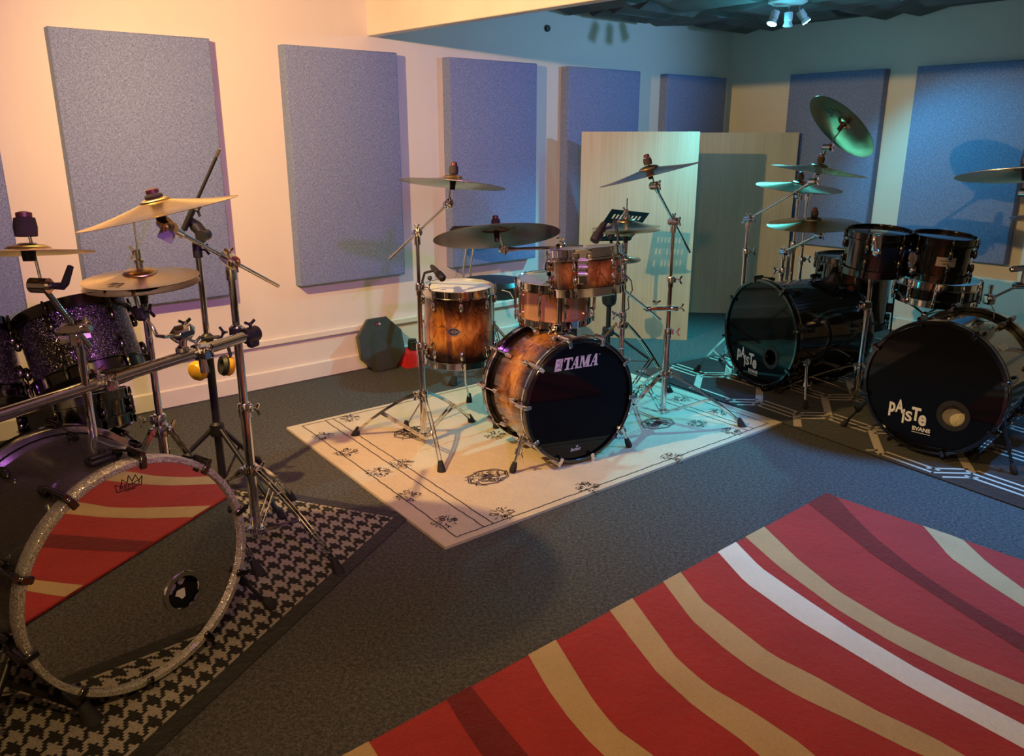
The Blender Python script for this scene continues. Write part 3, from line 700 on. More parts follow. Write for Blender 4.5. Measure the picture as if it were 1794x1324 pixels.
def bass_drum(label, c, n, r, depth, shell, hoopm, lugm, headm, nl=8, a0=22.5, hoop_trim=None, claw_w=.02, hw=.042, name='bass_drum', port=None, rear_hoop=None, group=None):
    # c = centre of the outer edge of the front hoop, n = outward normal of the front
    n = V(n).normalized(); c = V(c); root = thing(name, label, 'bass drum', (c.x - n.x * depth / 2, c.y - n.y * depth / 2, 0), group)
    ro = r; rs = r - .022; back = c - n * depth
    MB().lathe(back + n * hw, n, [(rs, 0), (rs, (depth - 2*hw) * .33), (rs, (depth - 2*hw) * .66), (rs, depth - 2 * hw)], 96).build('shell', M[shell], root)
    for cc, nn in ((c, n), (back, -n)):
        h = MB(); h.lathe(cc, nn, [(rs + .003, -hw), (ro - .001, -hw), (ro, -hw + .002), (ro, -.003), (ro - .002, 0), (rs + .007, 0), (rs + .005, -.002), (rs + .003, -hw)], 96)
        ho = h.build('hoop', M[rear_hoop if rear_hoop and cc is back else hoopm], root)
        if hoop_trim:
            MB().lathe(cc - nn * hw, nn, [(ro - .001, -.003), (ro + .0018, -.003), (ro + .0018, .007), (ro - .001, .007)], 96).build('hoop_trim', M[hoop_trim], ho)
    hd = -.014
    hp = MB()
    if port:
        px, pr = port; X, Y, N = head_axes(n); q = V(px)
        # disc with a hole: fan of quads between the hole and the rim
        seg = 96; vs = []; off = (q - c); ox, oy = off.dot(X), off.dot(Y); q = c + X * ox + Y * oy + n * hd
        for k in range(seg):
            a = 2 * PI * k / seg; vs.append(q + (X * math.cos(a) + Y * math.sin(a)) * pr)
        for k in range(seg):
            a = 2 * PI * k / seg; dx, dy = math.cos(a), math.sin(a); bq = ox * dx + oy * dy; L = -bq + math.sqrt(max(0, bq * bq - (ox*ox + oy*oy - (rs + .004) ** 2)))
            vs.append(q + (X * dx + Y * dy) * L)
        hp.add(vs, [[k, (k + 1) % seg, seg + (k + 1) % seg, seg + k] for k in range(seg)])
    else: hp.lathe(c + n * hd, n, [(0, 0), (rs + .004, 0)], 96)
    ho = hp.build('front_head', M[headm], root); ho['_n'] = tuple(n)
    MB().lathe(back - n * hd, -n, [(0, 0), (rs + .004, 0)], 96).build('batter_head', M['black_head'], root)
    u, v, w = frame(n)
    for k in range(nl):
        a = math.radians(a0) + 2 * PI * k / nl; e = u * math.cos(a) + v * math.sin(a); t = n.cross(e)
        for cc, inn in ((c, -n), (back, n)):
            cl = MB(); q = cc + e * (ro + .006)
            cl.box(q + inn * .024, n, t, e, (.060, claw_w, .013), .003); cl.box(cc - inn * .0045 + e * (ro - .008), n, t, e, (.010, claw_w, .034), .003)
            cl.tube(cc + e * (ro + .014) + inn * -.004, cc + e * (ro + .014) + inn * .062, .0085, seg=12); co_ = cl.build('claw', M[lugm], root)
            tr = MB(); tr.tube(cc + e * (ro + .012) + inn * .05, cc + e * (rs + .022) + inn * .125, .0034, seg=8); tr.build('tension_rod', M[lugm], co_)
            lg = MB(); lq = cc + e * (rs + .014) + inn * .125
            lg.lathe(lq - inn * .022, inn, [(0, 0), (.0085, .001), (.0125, .012), (.0135, .026), (.0105, .044), (0, .046)], 14); lg.tube(lq - e * .016, lq, .0105, .009, 12); lg.build('lug', M[lugm], root)
    root['_c'] = tuple(c); root['_n'] = tuple(n)
    return root
def headpt(root, x, y): return onplane(x, y, V(root['_c']) - V(root['_n']) * .014, V(root['_n']))
def ring(mb, c, n, r0, r1, h=.004, seg=48): return mb.lathe(c, n, [(r0, 0), (r0 + .001, h), (r1 - .001, h), (r1, 0)], seg)
CH_, BK, DK, RB = M['chrome'], M['black_metal'], M['dark_chrome'], M['rubber']
def ft(b, x, y, z=0.):
    q = G(x, y, z); d = q - V((b.x, b.y, 0)); return (math.degrees(math.atan2(d.y, d.x)), math.hypot(d.x, d.y))
def az(a, e=0): a, e = math.radians(a), math.radians(e); return V((math.sin(a) * math.cos(e), math.cos(a) * math.cos(e), math.sin(e)))
def scaled(c, k): return O + (V(c) - O) * k
def boom_stand(label, b, c, n, tp, jp, end, steps, zc, feet, m=None, name='cymbal_stand', side=None, style='double', s=1., red=True, tall=.035, big=1., floor=0., wa=200):
    m = m or CH_; root = thing(name, label, 'cymbal stand', (b.x, b.y, floor))
    pole(root, b, steps, m, wa=wa); tripod(root, b, zc, feet, m, RB, style)
    boom(root, tp, jp, end, m, side=side, s=s); n = V(n).normalized()
    tilter(root, tp, side or frame(V(jp) - V(tp))[0], V(jp) - V(tp), m, s); cym_mount(root, c, n, tp, m, red, tall, big)
    return root
# ================================================================== left kit (graphite sparkle)
n1 = az(124); c1 = V((-.99, 1.935, .346)); bd1 = bass_drum('graphite sparkle bass drum with mirrored front head and silver glitter hoop', c1, n1, .328, .47, 'grey_sparkle', 'glitter', 'dark_chrome', 'mirror', 10, 12, rear_hoop='steel', port=(onplane(321, 1036, c1 - n1 * .014, n1), .05))

X1, Y1, N1 = head_axes(n1); h1 = lambda x, y: headpt(bd1, x, y)
pr = MB(); ring(pr, h1(321, 1036), n1, .048, .0625, .006); pr.build('port_ring', CH_, bd1)
lg = MB(); o_ = h1(205, 862); o_ = o_ + X1 * .004 + Y1 * .002; put_text(lg, 'REMO', o_ + X1 * .004 - Y1 * .001, X1, Y1, N1, .0115, .056, .1, .0)
cw = [(0, 0), (-.003, .022), (.012, .013), (.018, .030), (.030, .017), (.036, .036), (.044, .017), (.055, .031), (.062, .013), (.073, .022), (.068, 0)]
strip(lg, [o_ + X1 * (x - .004) + Y1 * (y - .004) + N1 * .001 for x, y in cw + cw[:1]], .0016, N1, mi=0); strip(lg, [o_ + X1 * .02 - Y1 * .008 + N1 * .001, o_ + X1 * .045 - Y1 * .008 + N1 * .001], .002, N1, mi=0)
lg.build('logo', M['black_print'], bd1)
tp = MB()   # torn paper scraps behind the port
pc = h1(321, 1036) - n1 * .03
for dx, dy, r_ in ((-.012, .012, .012), (.016, .018, .011), (.012, -.022, .017), (-.02, -.004, .007)):
    tp.poly([pc + X1 * (dx + r_ * random.uniform(.6, 1.2) * math.cos(k * PI / 4)) + Y1 * (dy + r_ * random.uniform(.6, 1.3) * math.sin(k * PI / 4)) for k in range(8)])
tp.build('paper_scrap', M['white_print'], bd1)
dk = MB(); dk.lathe(pc - n1 * .006, n1, [(0, 0), (.075, 0)], 32); dk.build('port_dark_disc', M['black_print'], bd1)  # black disc added to stand in for the dark drum interior
q = G(168, 803, .648) - (c1 - n1 * .2); e_ = q - n1 * q.dot(n1); e_.normalize(); mp = c1 - n1 * .13 + e_ * .312
k = MB(); k.box(mp, n1, n1.cross(e_), e_, (.045, .085, .012), .003); k.box(mp + e_ * .010, n1, n1.cross(e_), e_, (.022, .075, .01), .003); k.tube(mp + e_ * .012, mp + e_ * .026, .009, seg=12); k.build('mount_plate', M['black_plastic'], bd1)
spur(bd1, c1 - n1 * .14 + X1 * .29 - UP * .1, G(480, 1066, .006), BK, RB); spur(bd1, c1 - n1 * .14 - X1 * .29 - UP * .1, c1 - n1 * .02 - X1 * .5 - UP * (c1.z - .006), BK, RB)
# rack tom and its neighbour
tn = V((-.34, .30, .89)).normalized(); t1 = P(124, 548, 2.56); tom1 = drum('tom_drum', 'purple black sparkle tom drum tilted above the long chrome rack bar', 'drum', t1, tn, .163, .232, 'purple_sparkle', 'dark_chrome', 'dark_chrome', 'black_head', 'clear_head', 6, 4, badge=(22, .46, .085, .05))
t2 = P(-88, 585, 2.42); drum('tom_drum', 'purple black sparkle tom drum cut off by the left edge of the photo', 'drum', t2, V((-.28, .34, .89)).normalized(), .163, .24, 'purple_sparkle', 'dark_chrome', 'dark_chrome', 'black_head', 'clear_head', 6, 34)
s1 = P(128, 697, 2.75); sn = V((-.15, .18, .97)).normalized(); sd1 = drum('snare_drum', 'black snare drum low behind the chrome rack of the left kit', 'drum', s1, sn, .178, .11, 'black_lacquer', 'dark_chrome', 'dark_chrome', 'black_head', 'clear_head', 8, 10)
def snare_stand(label, c, n, depth, b, m, feet=((30, .26), (150, .26), (270, .26)), arm=.17):
    b = V((b[0], b[1], 0)); root = thing('snare_stand', label, 'snare stand', b); bc = V(c) - V(n) * (depth + .012); top = V((b.x, b.y, bc.z - .09))
    pole(root, b, [(.03, max(.1, top.z - .1), .0135), (max(.1, top.z - .1), top.z, .0105)], m); tripod(root, b, min(.24, top.z * .5), feet, m, RB, 'flat')
    a_, b_, w_ = frame(n)
    for k in range(3):
        e = a_ * math.cos(k * 2.094 + .5) + b_ * math.sin(k * 2.094 + .5); g = MB(); tip = bc + e * arm; g.path([top, lerp(top, bc + e * arm * .6, .7) - V(n) * .02, tip - V(n) * .004], .006, 8); g.box(tip + V(n) * .005, e, V(n).cross(e), n, (.014, .03, .03), .004); g.build('basket_arm', m, root)
    hb = MB(); hb.ball(top, .02); hb.build('basket_joint', m, root); return root
snare_stand('chrome snare stand hidden behind the rack of the left kit, under its black snare', s1, sn, .11, (s1.x - .01, s1.y + .02), CH_)
# rack
rL, rR = P(0, 727, 2.05), P(449, 583, 2.75); rd = (rR - rL).normalized(); rL0 = rL - rd * .55
rack = thing('drum_rack', 'long thick chrome rack bar with clamps across the left drum kit', 'drum rack', (rL.x, rL.y, 0)); MB().tube(rL0, rR, .019, seg=32).build('rack_bar', CH_, rack)
rp_ = lambda t: rL + (rR - rL) * t
side = UP.cross(rd).normalized(); rup = rd.cross(side).normalized() * -1
rup = rup if rup.z > 0 else -rup
def rclamp(t, m=CH_):
    k = MB(); p = rp_(t); k.lathe(p - rd * .022, rd, [(.019, 0), (.027, 0), (.027, .044), (.019, .044)], 8); k.box(p - side * .03, rd, side, rup, (.04, .03, .045), .005); wing(k, p - side * .045 + rup * .012, -side, .012); wing(k, p - rd * .012 + rup * .026, rup, .008, up=rd); return k.build('rack_clamp', m, rack)
tP, bP = P(136, 580, 2.24), P(164, 766, 2.24); tc = .345; rclamp(tc)
MB().tube(bP, tP, .0118, seg=18).build('upright_tube', CH_, rack)
rclamp(.735)
e_ = MB(); e_.lathe(rR - rd * .05, rd, [(.0195, 0), (.027, 0), (.0275, .05), (.024, .056), (0, .056)], 24); e_.box(rR - rd * .02 - rup * .03, rd, side, rup, (.04, .03, .03), .006); wing(e_, rR - rd * .02 + rup * .026, rup, .010, up=rd); e_.build('end_clamp', M['black_plastic'], rack)
bk = G(450, 930, .05); pz = P(410, 583, bk.y).z; e_ = MB(); e_.lathe(V((bk.x, bk.y, pz - .02)), UP, [(.0155, 0), (.026, 0), (.026, .04), (.0155, .04)], 20); e_.bar([V((bk.x, bk.y, pz)), rR - rd * .03], .03, .022); wing(e_, V((bk.x, bk.y, pz)) - side * -.02 + V((-.02, 0, 0)), V((-1, -.3, 0)), .014); e_.build('pole_clamp', M['black_plastic'], rack)
# ball tom holder on the rack
hP = rp_(.66); ho_ = thing('tom_holder', 'chrome ball tom holder standing on the rack bar beside the purple tom', 'tom holder', hP + rup * .02)
hb_ = P(320, 583, hP.y); k = MB(); k.tube(hP + rup * .019, hb_ - UP * .015, .0125, seg=16); k.lathe(hP + rup * .019, rup, [(.013, 0), (.022, 0), (.02, .012), (.013, .016)], 20); k.build('post', CH_, ho_)
k = MB(); k.box(hb_, rd, side, UP, (.088, .05, .056), .02); wing(k, hb_ + UP * .02 + rd * .012, UP, .008, up=rd); k.build('ball_housing', CH_, ho_)
br_ = P(246, 548, 2.52); lr = MB(); lr.path([hb_ - rd * .02, P(290, 590, 2.44), P(275, 588, 2.5), P(267, 572, 2.5), br_, P(232, 505, 2.5)], .0062, 10); lr.build('l_rod', CH_, ho_)
k = MB(); k.box(br_, tn, V((1, 0, 0)), V((0, 1, 0)), (.05, .036, .036), .008); wing(k, br_ + V((.018, -.005, .004)), V((1, -.2, .25)), .016); k.build('tom_bracket', BK, ho_)
k = MB(); k.tube(rp_(.735) - rup * .02, rp_(.735) - rup * .075 - V((0, 0, .0)), .013, seg=16); k.build('lower_post', CH_, ho_)
# splash cymbal and its rod
cs = P(50, 443, 2.2); ns = V((-.05, .16, .98)).normalized(); tps = P(74, 500, 2.2)
cymbal(cs, ns, .165, 'small bronze cymbal at the left edge under a thick dark felt stack', 'cymbal', bell=.3, rise=.010, bh=.016, name='splash_cymbal')
sa = thing('cymbal_boom', 'short chrome cymbal arm on the upright tube of the left rack', 'cymbal arm', tps); jA = P(131, 574, 2.235)
k = MB(); k.tube(tps, jA + (jA - tps).normalized() * .07, .0085, seg=14); k.build('arm_rod', CH_, sa)
k = MB(); sdv = V((1, -.1, -.02)).normalized(); k.tube(tps - sdv * .032, tps + sdv * .02, .021, seg=24); k.tube(tps + sdv * .02, tps + sdv * .03, .013, seg=16); k.build('ratchet_tilter', CH_, sa)
k = MB(); a_ = tps + sdv * .03; k.path([a_, a_ + sdv * .03, a_ + sdv * .038 + UP * .008, a_ + sdv * .062 + UP * .056], .009, 8, rr=[.009, .011, .011, .0085]); k.build('lever_handle', M['black_plastic'], sa)
k = MB(); k.box(jA, V((1, -.1, .12)), V((.1, 1, 0)), UP, (.078, .046, .036), .009); k.tube(jA + V((-.05, 0, -.012)), jA + V((.05, -.01, 0)), .012, seg=14); k.box(jA - V((0, 0, .03)), V((1, 0, 0)), V((0, 1, 0)), UP, (.03, .034, .05), .007); wing(k, jA + V((.024, -.01, .01)), V((1, -.4, .2)), .012); k.tube(jA - UP * .035, jA, .0135, seg=14); k.build('arm_clamp', CH_, sa)
cym_mount(sa, cs, ns, tps, CH_, True, .055, 1.45)
# crash and its boom stand
cc = V((-1.034, 2.40, 1.27)); cc = scaled(cc, 1.04); nc = V((-.199, -.043, .979)); zz = lambda x, y, Y: P(x, y, Y).z
cymbal(cc, nc, .238, 'large bronze crash cymbal tilted high over the left kit', 'cymbal', name='crash_cymbal', rise=.034, bh=.014)
jp = V((bk.x, bk.y, zz(386, 455, bk.y))); tpc = P(293, 396, 2.5)
bs1 = boom_stand('chrome boom cymbal stand carrying the large tilted crash of the left kit', bk, cc, nc, tpc, jp, .30, [(.03, zz(430, 710, bk.y), .0175), (zz(430, 710, bk.y), zz(403, 575, bk.y), .0155), (zz(403, 575, bk.y), jp.z - .03, .0132)], zz(440, 822, bk.y), [ft(bk, 590, 1003), (85, .36), (200, .36)], side=V((.62, -.7, -.25)), s=1.25, wa=-20, tall=.014, big=1.35)
tg = MB(); tc_ = P(292, 412, 2.47); a_, b_ = V((.86, .1, -.5)).normalized(), V((.5, 0, .86)).normalized(); tg.box(tc_, a_, a_.cross(b_), b_, (.046, .002, .038)); tg.tube(tc_ + b_ * .018, tpc - V((0, 0, .016)), .0008, seg=6); tag(tg.build('paper_tag', M['grey_card'], loc=tc_), 'small square blue grey tag hanging under the tilter of the left crash', 'tag')
# hi-hat
hc_ = V((-1.198, 2.584, 1.040)); hn = V((-.014, -.047, .999)); b = V((hc_.x, hc_.y, 0))
ct_ = cymbal(hc_ + hn * .008, hn, .178, 'top bronze hi-hat cymbal of the left kit, seen from above', 'cymbal', name='hi_hat_cymbal', rise=.014, bell=.26, bh=.02, group=None)
k = MB(); lt = V((-.25, -1, 0)); d_ = cymlogo(hc_ + hn * .008, hn, .178, lt, .06, True, .014, .62)
for yy in (0, .012, .024): strip(k, [d_[1] + d_[3] * (yy * .9) + d_[2] * .005 + d_[4] * .0012, d_[1] + d_[3] * (yy * .9) + d_[2] * .05 + d_[4] * .0012], .0045, hn, mi=0)
for xx in (.012, .036): strip(k, [d_[1] + d_[2] * xx + d_[4] * .0013 - d_[3] * .006, d_[1] + d_[2] * xx + d_[4] * .0013 + d_[3] * .028], .004, hn, mi=0)
k.build('logo', M['black_print'], ct_)
cymbal(hc_ - hn * .012, hn, .178, 'bottom bronze hi-hat cymbal of the left kit, just under the top one', 'cymbal', name='hi_hat_cymbal', rise=.014, bell=.26, bh=.02, flip=True)
def hihat_stand(label, b, c, n, rod_top, feet, zc, m=None, base=None):
    m = m or CH_; root = thing('hi_hat_stand', label, 'hi-hat stand', (b.x, b.y, 0)); z = c.z
    pole(root, b, [(.03, z * .55, .0145), (z * .55, z - .055, .0115)], m, ('lower_tube', 'upper_tube')); MB().tube((b.x, b.y, z - .06), (b.x, b.y, rod_top), .003, seg=8).build('pull_rod', m, root)
    MB().lathe((b.x, b.y, z - .075), UP, [(.012, 0), (.014, .022), (.03, .044), (.03, .052), (0, .052)], 24).build('seat_cup', M['black_plastic'], root)
    k = MB(); k.lathe((b.x, b.y, z + .03), UP, [(.004, 0), (.012, 0), (.012, .026), (.016, .028), (.016, .036), (.009, .04), (.009, .07), (.004, .07)], 18); wing(k, V((b.x, b.y, z + .09)), V((-.9, -.4, 0)), .010); k.build('clutch', m, root)
    tripod(root, b, zc, feet, m, RB, 'double')
    p = MB(); p.box((b.x - .0, b.y + .16, .03), (1, 0, 0), (0, 1, .15), (0, -.15, 1), (.09, .26, .012), .004); p.box((b.x, b.y + .1, .012), (1, 0, 0), (0, 1, 0), UP, (.1, .3, .008), .002); p.build('foot_pedal', M['steel'], root); return root
hihat_stand('chrome hi-hat stand of the left kit in front of the wall panel', b, hc_, hn, zz(236, 388, 2.584), [(-10, .3), (110, .3), (230, .3)], zz(281, 752, 2.584))
# black boom microphone stand and ear defenders
b = P(389, 826, 3.18); b = V((b.x, b.y, 0)); ms = thing('microphone_stand', 'black boom microphone stand rising behind the left crash cymbal', 'microphone stand', b)
zt_ = zz(374, 592, b.y); zu = zz(353, 442, b.y); MB().tube((b.x, b.y, .05), (b.x, b.y, zt_), .0165, seg=18).build('lower_tube', BK, ms); MB().tube((b.x, b.y, zt_), (b.x, b.y, zu), .0125, seg=18).build('upper_tube', CH_, ms)
k = MB(); k.lathe((b.x, b.y, zt_ - .04), UP, [(.0165, 0), (.024, 0), (.024, .05), (.013, .06)], 18); wing(k, V((b.x + .022, b.y, zt_ - .015)), V((1, -.2, 0)), .02); k.build('height_clutch', BK, ms)
j0 = V((b.x, b.y, zu)); j1 = P(357, 412, b.y - .03); j2 = P(333, 385, b.y - .04)
k = MB(); k.lathe(j0 - UP * .02, UP, [(0, 0), (.018, 0), (.018, .05), (.013, .07), (0, .07)], 16); k.path([j0 + UP * .03, j1, lerp(j1, j2, .6), j2], .018, 12, rr=[.016, .026, .024, .014]); k.tube(j1 - V((0, .03, 0)), j1 + V((0, .03, 0)), .022, seg=18); wing(k, j0 + V((.015, 0, .01)), V((1, -.1, .1)), .018); k.build('boom_clutch', BK, ms)
k = MB(); q0, q1 = P(316, 416, b.y - .06), P(381, 270, b.y - .06); k.tube(q0, q1, .0065, seg=12); k.lathe(lerp(q0, q1, .1), q1 - q0, [(.0065, 0), (.012, 0), (.012, .09), (.0065, .09)], 14); wing(k, lerp(q0, q1, .34) + V((.008, 0, 0)), V((.9, -.2, -.2)), .012); k.build('boom_arm', BK, ms)
k = MB(); q2 = q1 + (q1 - q0).normalized() * .022; k.tube(q1 - (q1 - q0).normalized() * .012, q2, .0072, seg=12); k.build('thread_tip', M['steel'], ms)
zc = zz(385, 750, b.y); k = MB(); k.lathe((b.x, b.y, zc - .03), UP, [(.0165, 0), (.03, .0), (.03, .05), (.0165, .06)], 18); k.build('leg_hub', BK, ms); k = MB(); k.lathe((b.x, b.y, .05), UP, [(0, 0), (.022, 0), (.022, .03), (0, .03)], 14); k.build('brace_hub', BK, ms)
for a in (-35, 85, 205):
    d_ = dirxy(a); k = MB(); f_ = b + d_ * .36 + UP * .02; k.tube(b + d_ * .02 + UP * zc, f_, .0105, seg=10); L_ = k.build('leg', BK, ms); k = MB(); k.bar([b + d_ * .02 + UP * .075, lerp(b + d_ * .02 + UP * zc, f_, .52)], .01, .004); k.build('brace', BK, L_)
    k = MB(); k.lathe(f_ + d_ * .02 - UP * .018, UP + d_ * -.6, [(0, 0), (.016, .004), (.014, .03), (0, .05)], 12); k.v = [(x, y, max(z, .001)) for x, y, z in k.v]; k.build('rubber_foot', RB, L_)
eh = thing('ear_defenders', 'yellow and black ear defenders hanging from the microphone stand', 'ear defenders', P(372, 645, b.y - .05)); yE = b.y - .05
for (x, y), d_ in (((349, 648), V((-.35, -.9, -.15))), ((396, 640), V((-.75, -.6, .2)))):
    d_ = d_.normalized(); q = P(x, y, yE); k = MB(); s_ = 1 if x < 370 else -1; k.lathe(q, d_ * s_, [(.041, 0), (.042, .014), (.034, .026), (.018, .031), (0, .032)], 28); cp_ = k.build('ear_cup', M['yellow'], eh)
    k = MB(); k.lathe(q, d_ * -s_, [(.04, 0), (.043, .008), (.036, .022), (.022, .018), (.02, .004), (0, .004)], 28); k.build('cushion', M['black_plastic'], cp_)
k = MB(); pa = [P(352, 630, yE), P(345, 605, yE), P(360, 592, yE - .02), P(382, 590, yE - .02), P(399, 605, yE - .01), P(404, 622, yE), P(400, 640, yE)]; k.bar(pa, .022, .006, side=(0, 1, .2)); k.build('headband', M['black_plastic'], eh)
# stand leg at the lower left
fq = G(163, 1268, .01); b = V((fq.x - .42, fq.y + .04, 0)); ls = thing('hardware_stand', 'dark chrome stand leg with black rubber foot at the lower left below the mirrored drum', 'stand', b); hubz = .25
pole(ls, b, [(.03, .5, .016), (.5, .72, .0125)], M['chrome'], ('lower_tube', 'upper_tube')); tripod(ls, b, .15, [ft(b, 158, 1266), (120, .36), (240, .36)], CH_, RB, 'flat', zb=.05, foot=(.022, .07))
# ================================================================== middle kit (amber burst)
n2 = az(150); c2 = V((.319, 3.513, .318)); bd2 = bass_drum('amber brown burst bass drum with glossy black head lettered in white', c2, n2, .297, .42, 'burst', 'black_lacquer', 'chrome', 'black_head', 10, -4, hoop_trim='chrome')
X2, Y2, N2 = head_axes(n2); h2 = lambda x, y: headpt(bd2, x, y)
oT = h2(971, 651.5); wT = (h2(1049, 640.5) - oT).dot(X2); hT = (h2(975.5, 629) - oT).dot(Y2) * .97; sh = .17
lg = MB(); T_ = lambda x, y: oT + X2 * (wT * x + hT * sh * y) + Y2 * (hT * y) + N2 * .0008
def lp_(pts, mi=0): lg.poly([T_(x, y) for x, y in pts], mi)
def letter(x0, w, parts):
    for p in parts: lp_([(x0 + w * a, b) for a, b in p])
lp_([(0, 0), (.155, 0), (.155, 1), (0, 1)])
tl = [[(0, .86), (1, .86), (1, 1), (0, 1)], [(0, .68), (.09, .68), (.13, .86), (0, .86)], [(.87, .86), (.91, .68), (1, .68), (1, .86)], [(.36, .1), (.64, .1), (.64, .86), (.36, .86)], [(.22, 0), (.78, 0), (.78, .11), (.22, .11)]]
al = [[(.02, 0), (.34, 0), (.34, .1), (.02, .1)], [(.12, .08), (.24, .08), (.60, 1), (.50, 1)], [(.58, .08), (.86, .08), (.72, 1), (.48, 1)], [(.5, 0), (1, 0), (1, .1), (.5, .1)], [(.26, .3), (.68, .3), (.66, .42), (.31, .42)]]
ml = [[(0, 0), (.3, 0), (.3, .1), (0, .1)], [(.1, .08), (.2, .08), (.22, 1), (.1, 1)], [(.04, .9), (.36, .9), (.36, 1), (.04, 1)], [(.14, 1), (.36, 1), (.56, .0), (.44, 0)], [(.44, 0), (.54, 0), (.78, 1), (.66, 1)], [(.66, .05), (.9, .05), (.92, 1), (.68, 1)], [(.58, 0), (1, 0), (1, .1), (.58, .1)], [(.66, .9), (.98, .9), (.98, 1), (.66, 1)]]
letter(.185, .185, tl); letter(.345, .2, al); letter(.53, .255, ml); letter(.775, .2, al)
lg.build('logo', M['white_print'], bd2); lg = MB()
for pts in ([(.02, .1), (.06, .3), (.12, .4), (.1, .6), (.04, .7)], [(.03, .75), (.09, .8), (.13, .95)], [(.12, .4), (.15, .1)], [(.06, .3), (.13, .22)], [(.1, .6), (.15, .72)]):
    strip(lg, [T_(x, y) + N2 * .0006 for x, y in pts], .0022, N2, mi=0)
lg.build('logo_line', M['black_print'], bd2)
lg = MB(); q = h2(999, 791); put_text(lg, 'Starclassic', q, X2, (Y2 + X2 * .1).normalized(), N2, .017, .058, .35, .01); sc_ = h2(1011, 781)
lg.poly([sc_ + (X2 * math.cos(a) + Y2 * math.sin(a) * .6) * (.011 if i % 2 == 0 else .003) + N2 * .0008 for i, a in enumerate([PI / 2 + k * PI / 5 for k in range(10)])]); lg.build('small_logo', M['white_print'], bd2)
lg = MB(); put_text(lg, '\u00ae', h2(1049.5, 621.5), X2, Y2, N2, .007, .007, 0, 0); lg.build('registered_mark', M['white_print'], bd2)
for sx, fx, fy in ((-1, 897, 828), (1, 1103, 783)):
    spur(bd2, c2 - n2 * .075 + X2 * (.262 * sx) - UP * .115, G(fx, fy, .013), CH_, RB)
# floor tom with its three legs
fl = V((-.278, 4.095, .749)); fn = V((0, -.03, 1)).normalized(); ftm = drum('floor_tom', 'amber brown burst floor tom with a white head and chrome hoops', 'drum', fl, fn, .178, .385, 'burst', 'chrome', 'chrome', 'white_head', 'clear_head', 8, 8, badge=(-4, .5, .07, .042, 'emblem'), base=(fl.x, fl.y, 0))
for a, rf in ((205, .30), (85, .34), (-25, .21)):
    d_ = dirxy(a); p0 = fl + d_ * .2; k = MB(); zb_ = .43
    k.path([V((p0.x, p0.y, zb_ + .14)), V((p0.x, p0.y, .22)), V((p0.x, p0.y, .17)) + d_ * .01, V((fl.x, fl.y, .04)) + d_ * rf], .0052, 10); L_ = k.build('leg', CH_, ftm)
    k = MB(); k.box(V((fl.x, fl.y, zb_)) + d_ * .192, d_, UP.cross(d_), UP, (.034, .04, .05), .008); wing(k, V((fl.x, fl.y, zb_)) + d_ * .207, d_, .012); k.build('leg_bracket', CH_, L_)
    k = MB(); fz = V((fl.x, fl.y, .013)) + d_ * (rf + .004); k.lathe(fz, UP, [(0, 0), (.018, .0), (.016, .02), (.01, .052), (0, .054)], 14); k.build('rubber_foot', RB, L_)
def mic(label, a, b, clip, m='black_plastic', r=.017):
    a, b = V(a), V(b); d_ = (b - a).normalized(); root = thing('drum_microphone', label, 'microphone', a); k = MB(); L = (b - a).length
    k.lathe(a, d_, [(0, 0), (r * .55, 0), (r * .75, L * .12), (r * .9, L * .5), (r, L * .6), (0, L * .6)], 20); k.build('body', M[m], root)
    MB().lathe(a + d_ * (L * .6), d_, [(0, 0), (r * 1.12, 0), (r * 1.15, L * .14), (r * 1.1, L * .34), (r * .7, L * .4), (0, L * .41)], 20).build('grille', M['black_metal'], root)
    k = MB(); k.path([V(p) for p in clip], .0065, 8); k.ball(clip[0], .014); k.ball(lerp(clip[0], clip[-1], .45), .012); k.build('clip', M[m], root)
    e = V(clip[-1]); k = MB(); k.box(e, (1, 0, 0), (0, 1, 0), UP, (.022, .026, .03), .006); k.build('rim_clamp', M[m], root); return root
mic('black microphone clipped to the rim of the brown floor tom', P(756, 466, 3.96), P(777, 489, 3.86), [P(763, 473, 3.94), P(744, 478, 3.97), P(740, 492, 3.98), P(741, 504, 3.97)])
# rack tom
rc = P(1025, 436, 3.70); rn = V((-.085, .085, .99)).normalized(); rt = drum('tom_drum', 'amber brown burst rack tom mounted over the lettered bass drum', 'drum', rc, rn, .163, .195, 'burst', 'chrome', 'chrome', 'white_head', 'clear_head', 6, 38, badge=(58, .5, .055, .042, 'emblem'))
k = MB(); k.lathe(rc - rn * .036, rn, [(.181, -.004), (.190, -.004), (.190, .004), (.181, .004), (.181, -.004)], 64); k.build('suspension_ring', CH_, rt)
# tower on the bass drum: carries rack tom and ride
tb = V((.222, 3.685, .592)); tw = thing('tom_holder', 'chrome tower post on the brown bass drum holding tom and dark cymbal', 'tom holder', tb); tj = V((tb.x, tb.y, P(983, 433, tb.y).z))
k = MB(); k.box(tb, X2, n2, UP, (.05, .085, .03), .008); k.box(tb + UP * .03 - X2 * .02, X2, n2, UP, (.03, .04, .05), .008); wing(k, tb + UP * .03 - X2 * .035, -X2, .012); k.build('base_plate', CH_, tw)
MB().tube(tb, V((tb.x, tb.y, P(983, 505, tb.y).z)), .0135, seg=18).build('lower_tube', CH_, tw); MB().tube(V((tb.x, tb.y, P(983, 505, tb.y).z)), tj - UP * .02, .0105, seg=18).build('upper_tube', CH_, tw)
k = MB(); q = V((tb.x, tb.y, P(983, 495, tb.y).z)); k.lathe(q - UP * .028, UP, [(.0135, 0), (.02, 0), (.02, .05), (.0105, .056)], 18); wing(k, q + V((.018, -.008, -.05)), V((1, -.3, 0)), .012); k.build('height_clamp', CH_, tw)
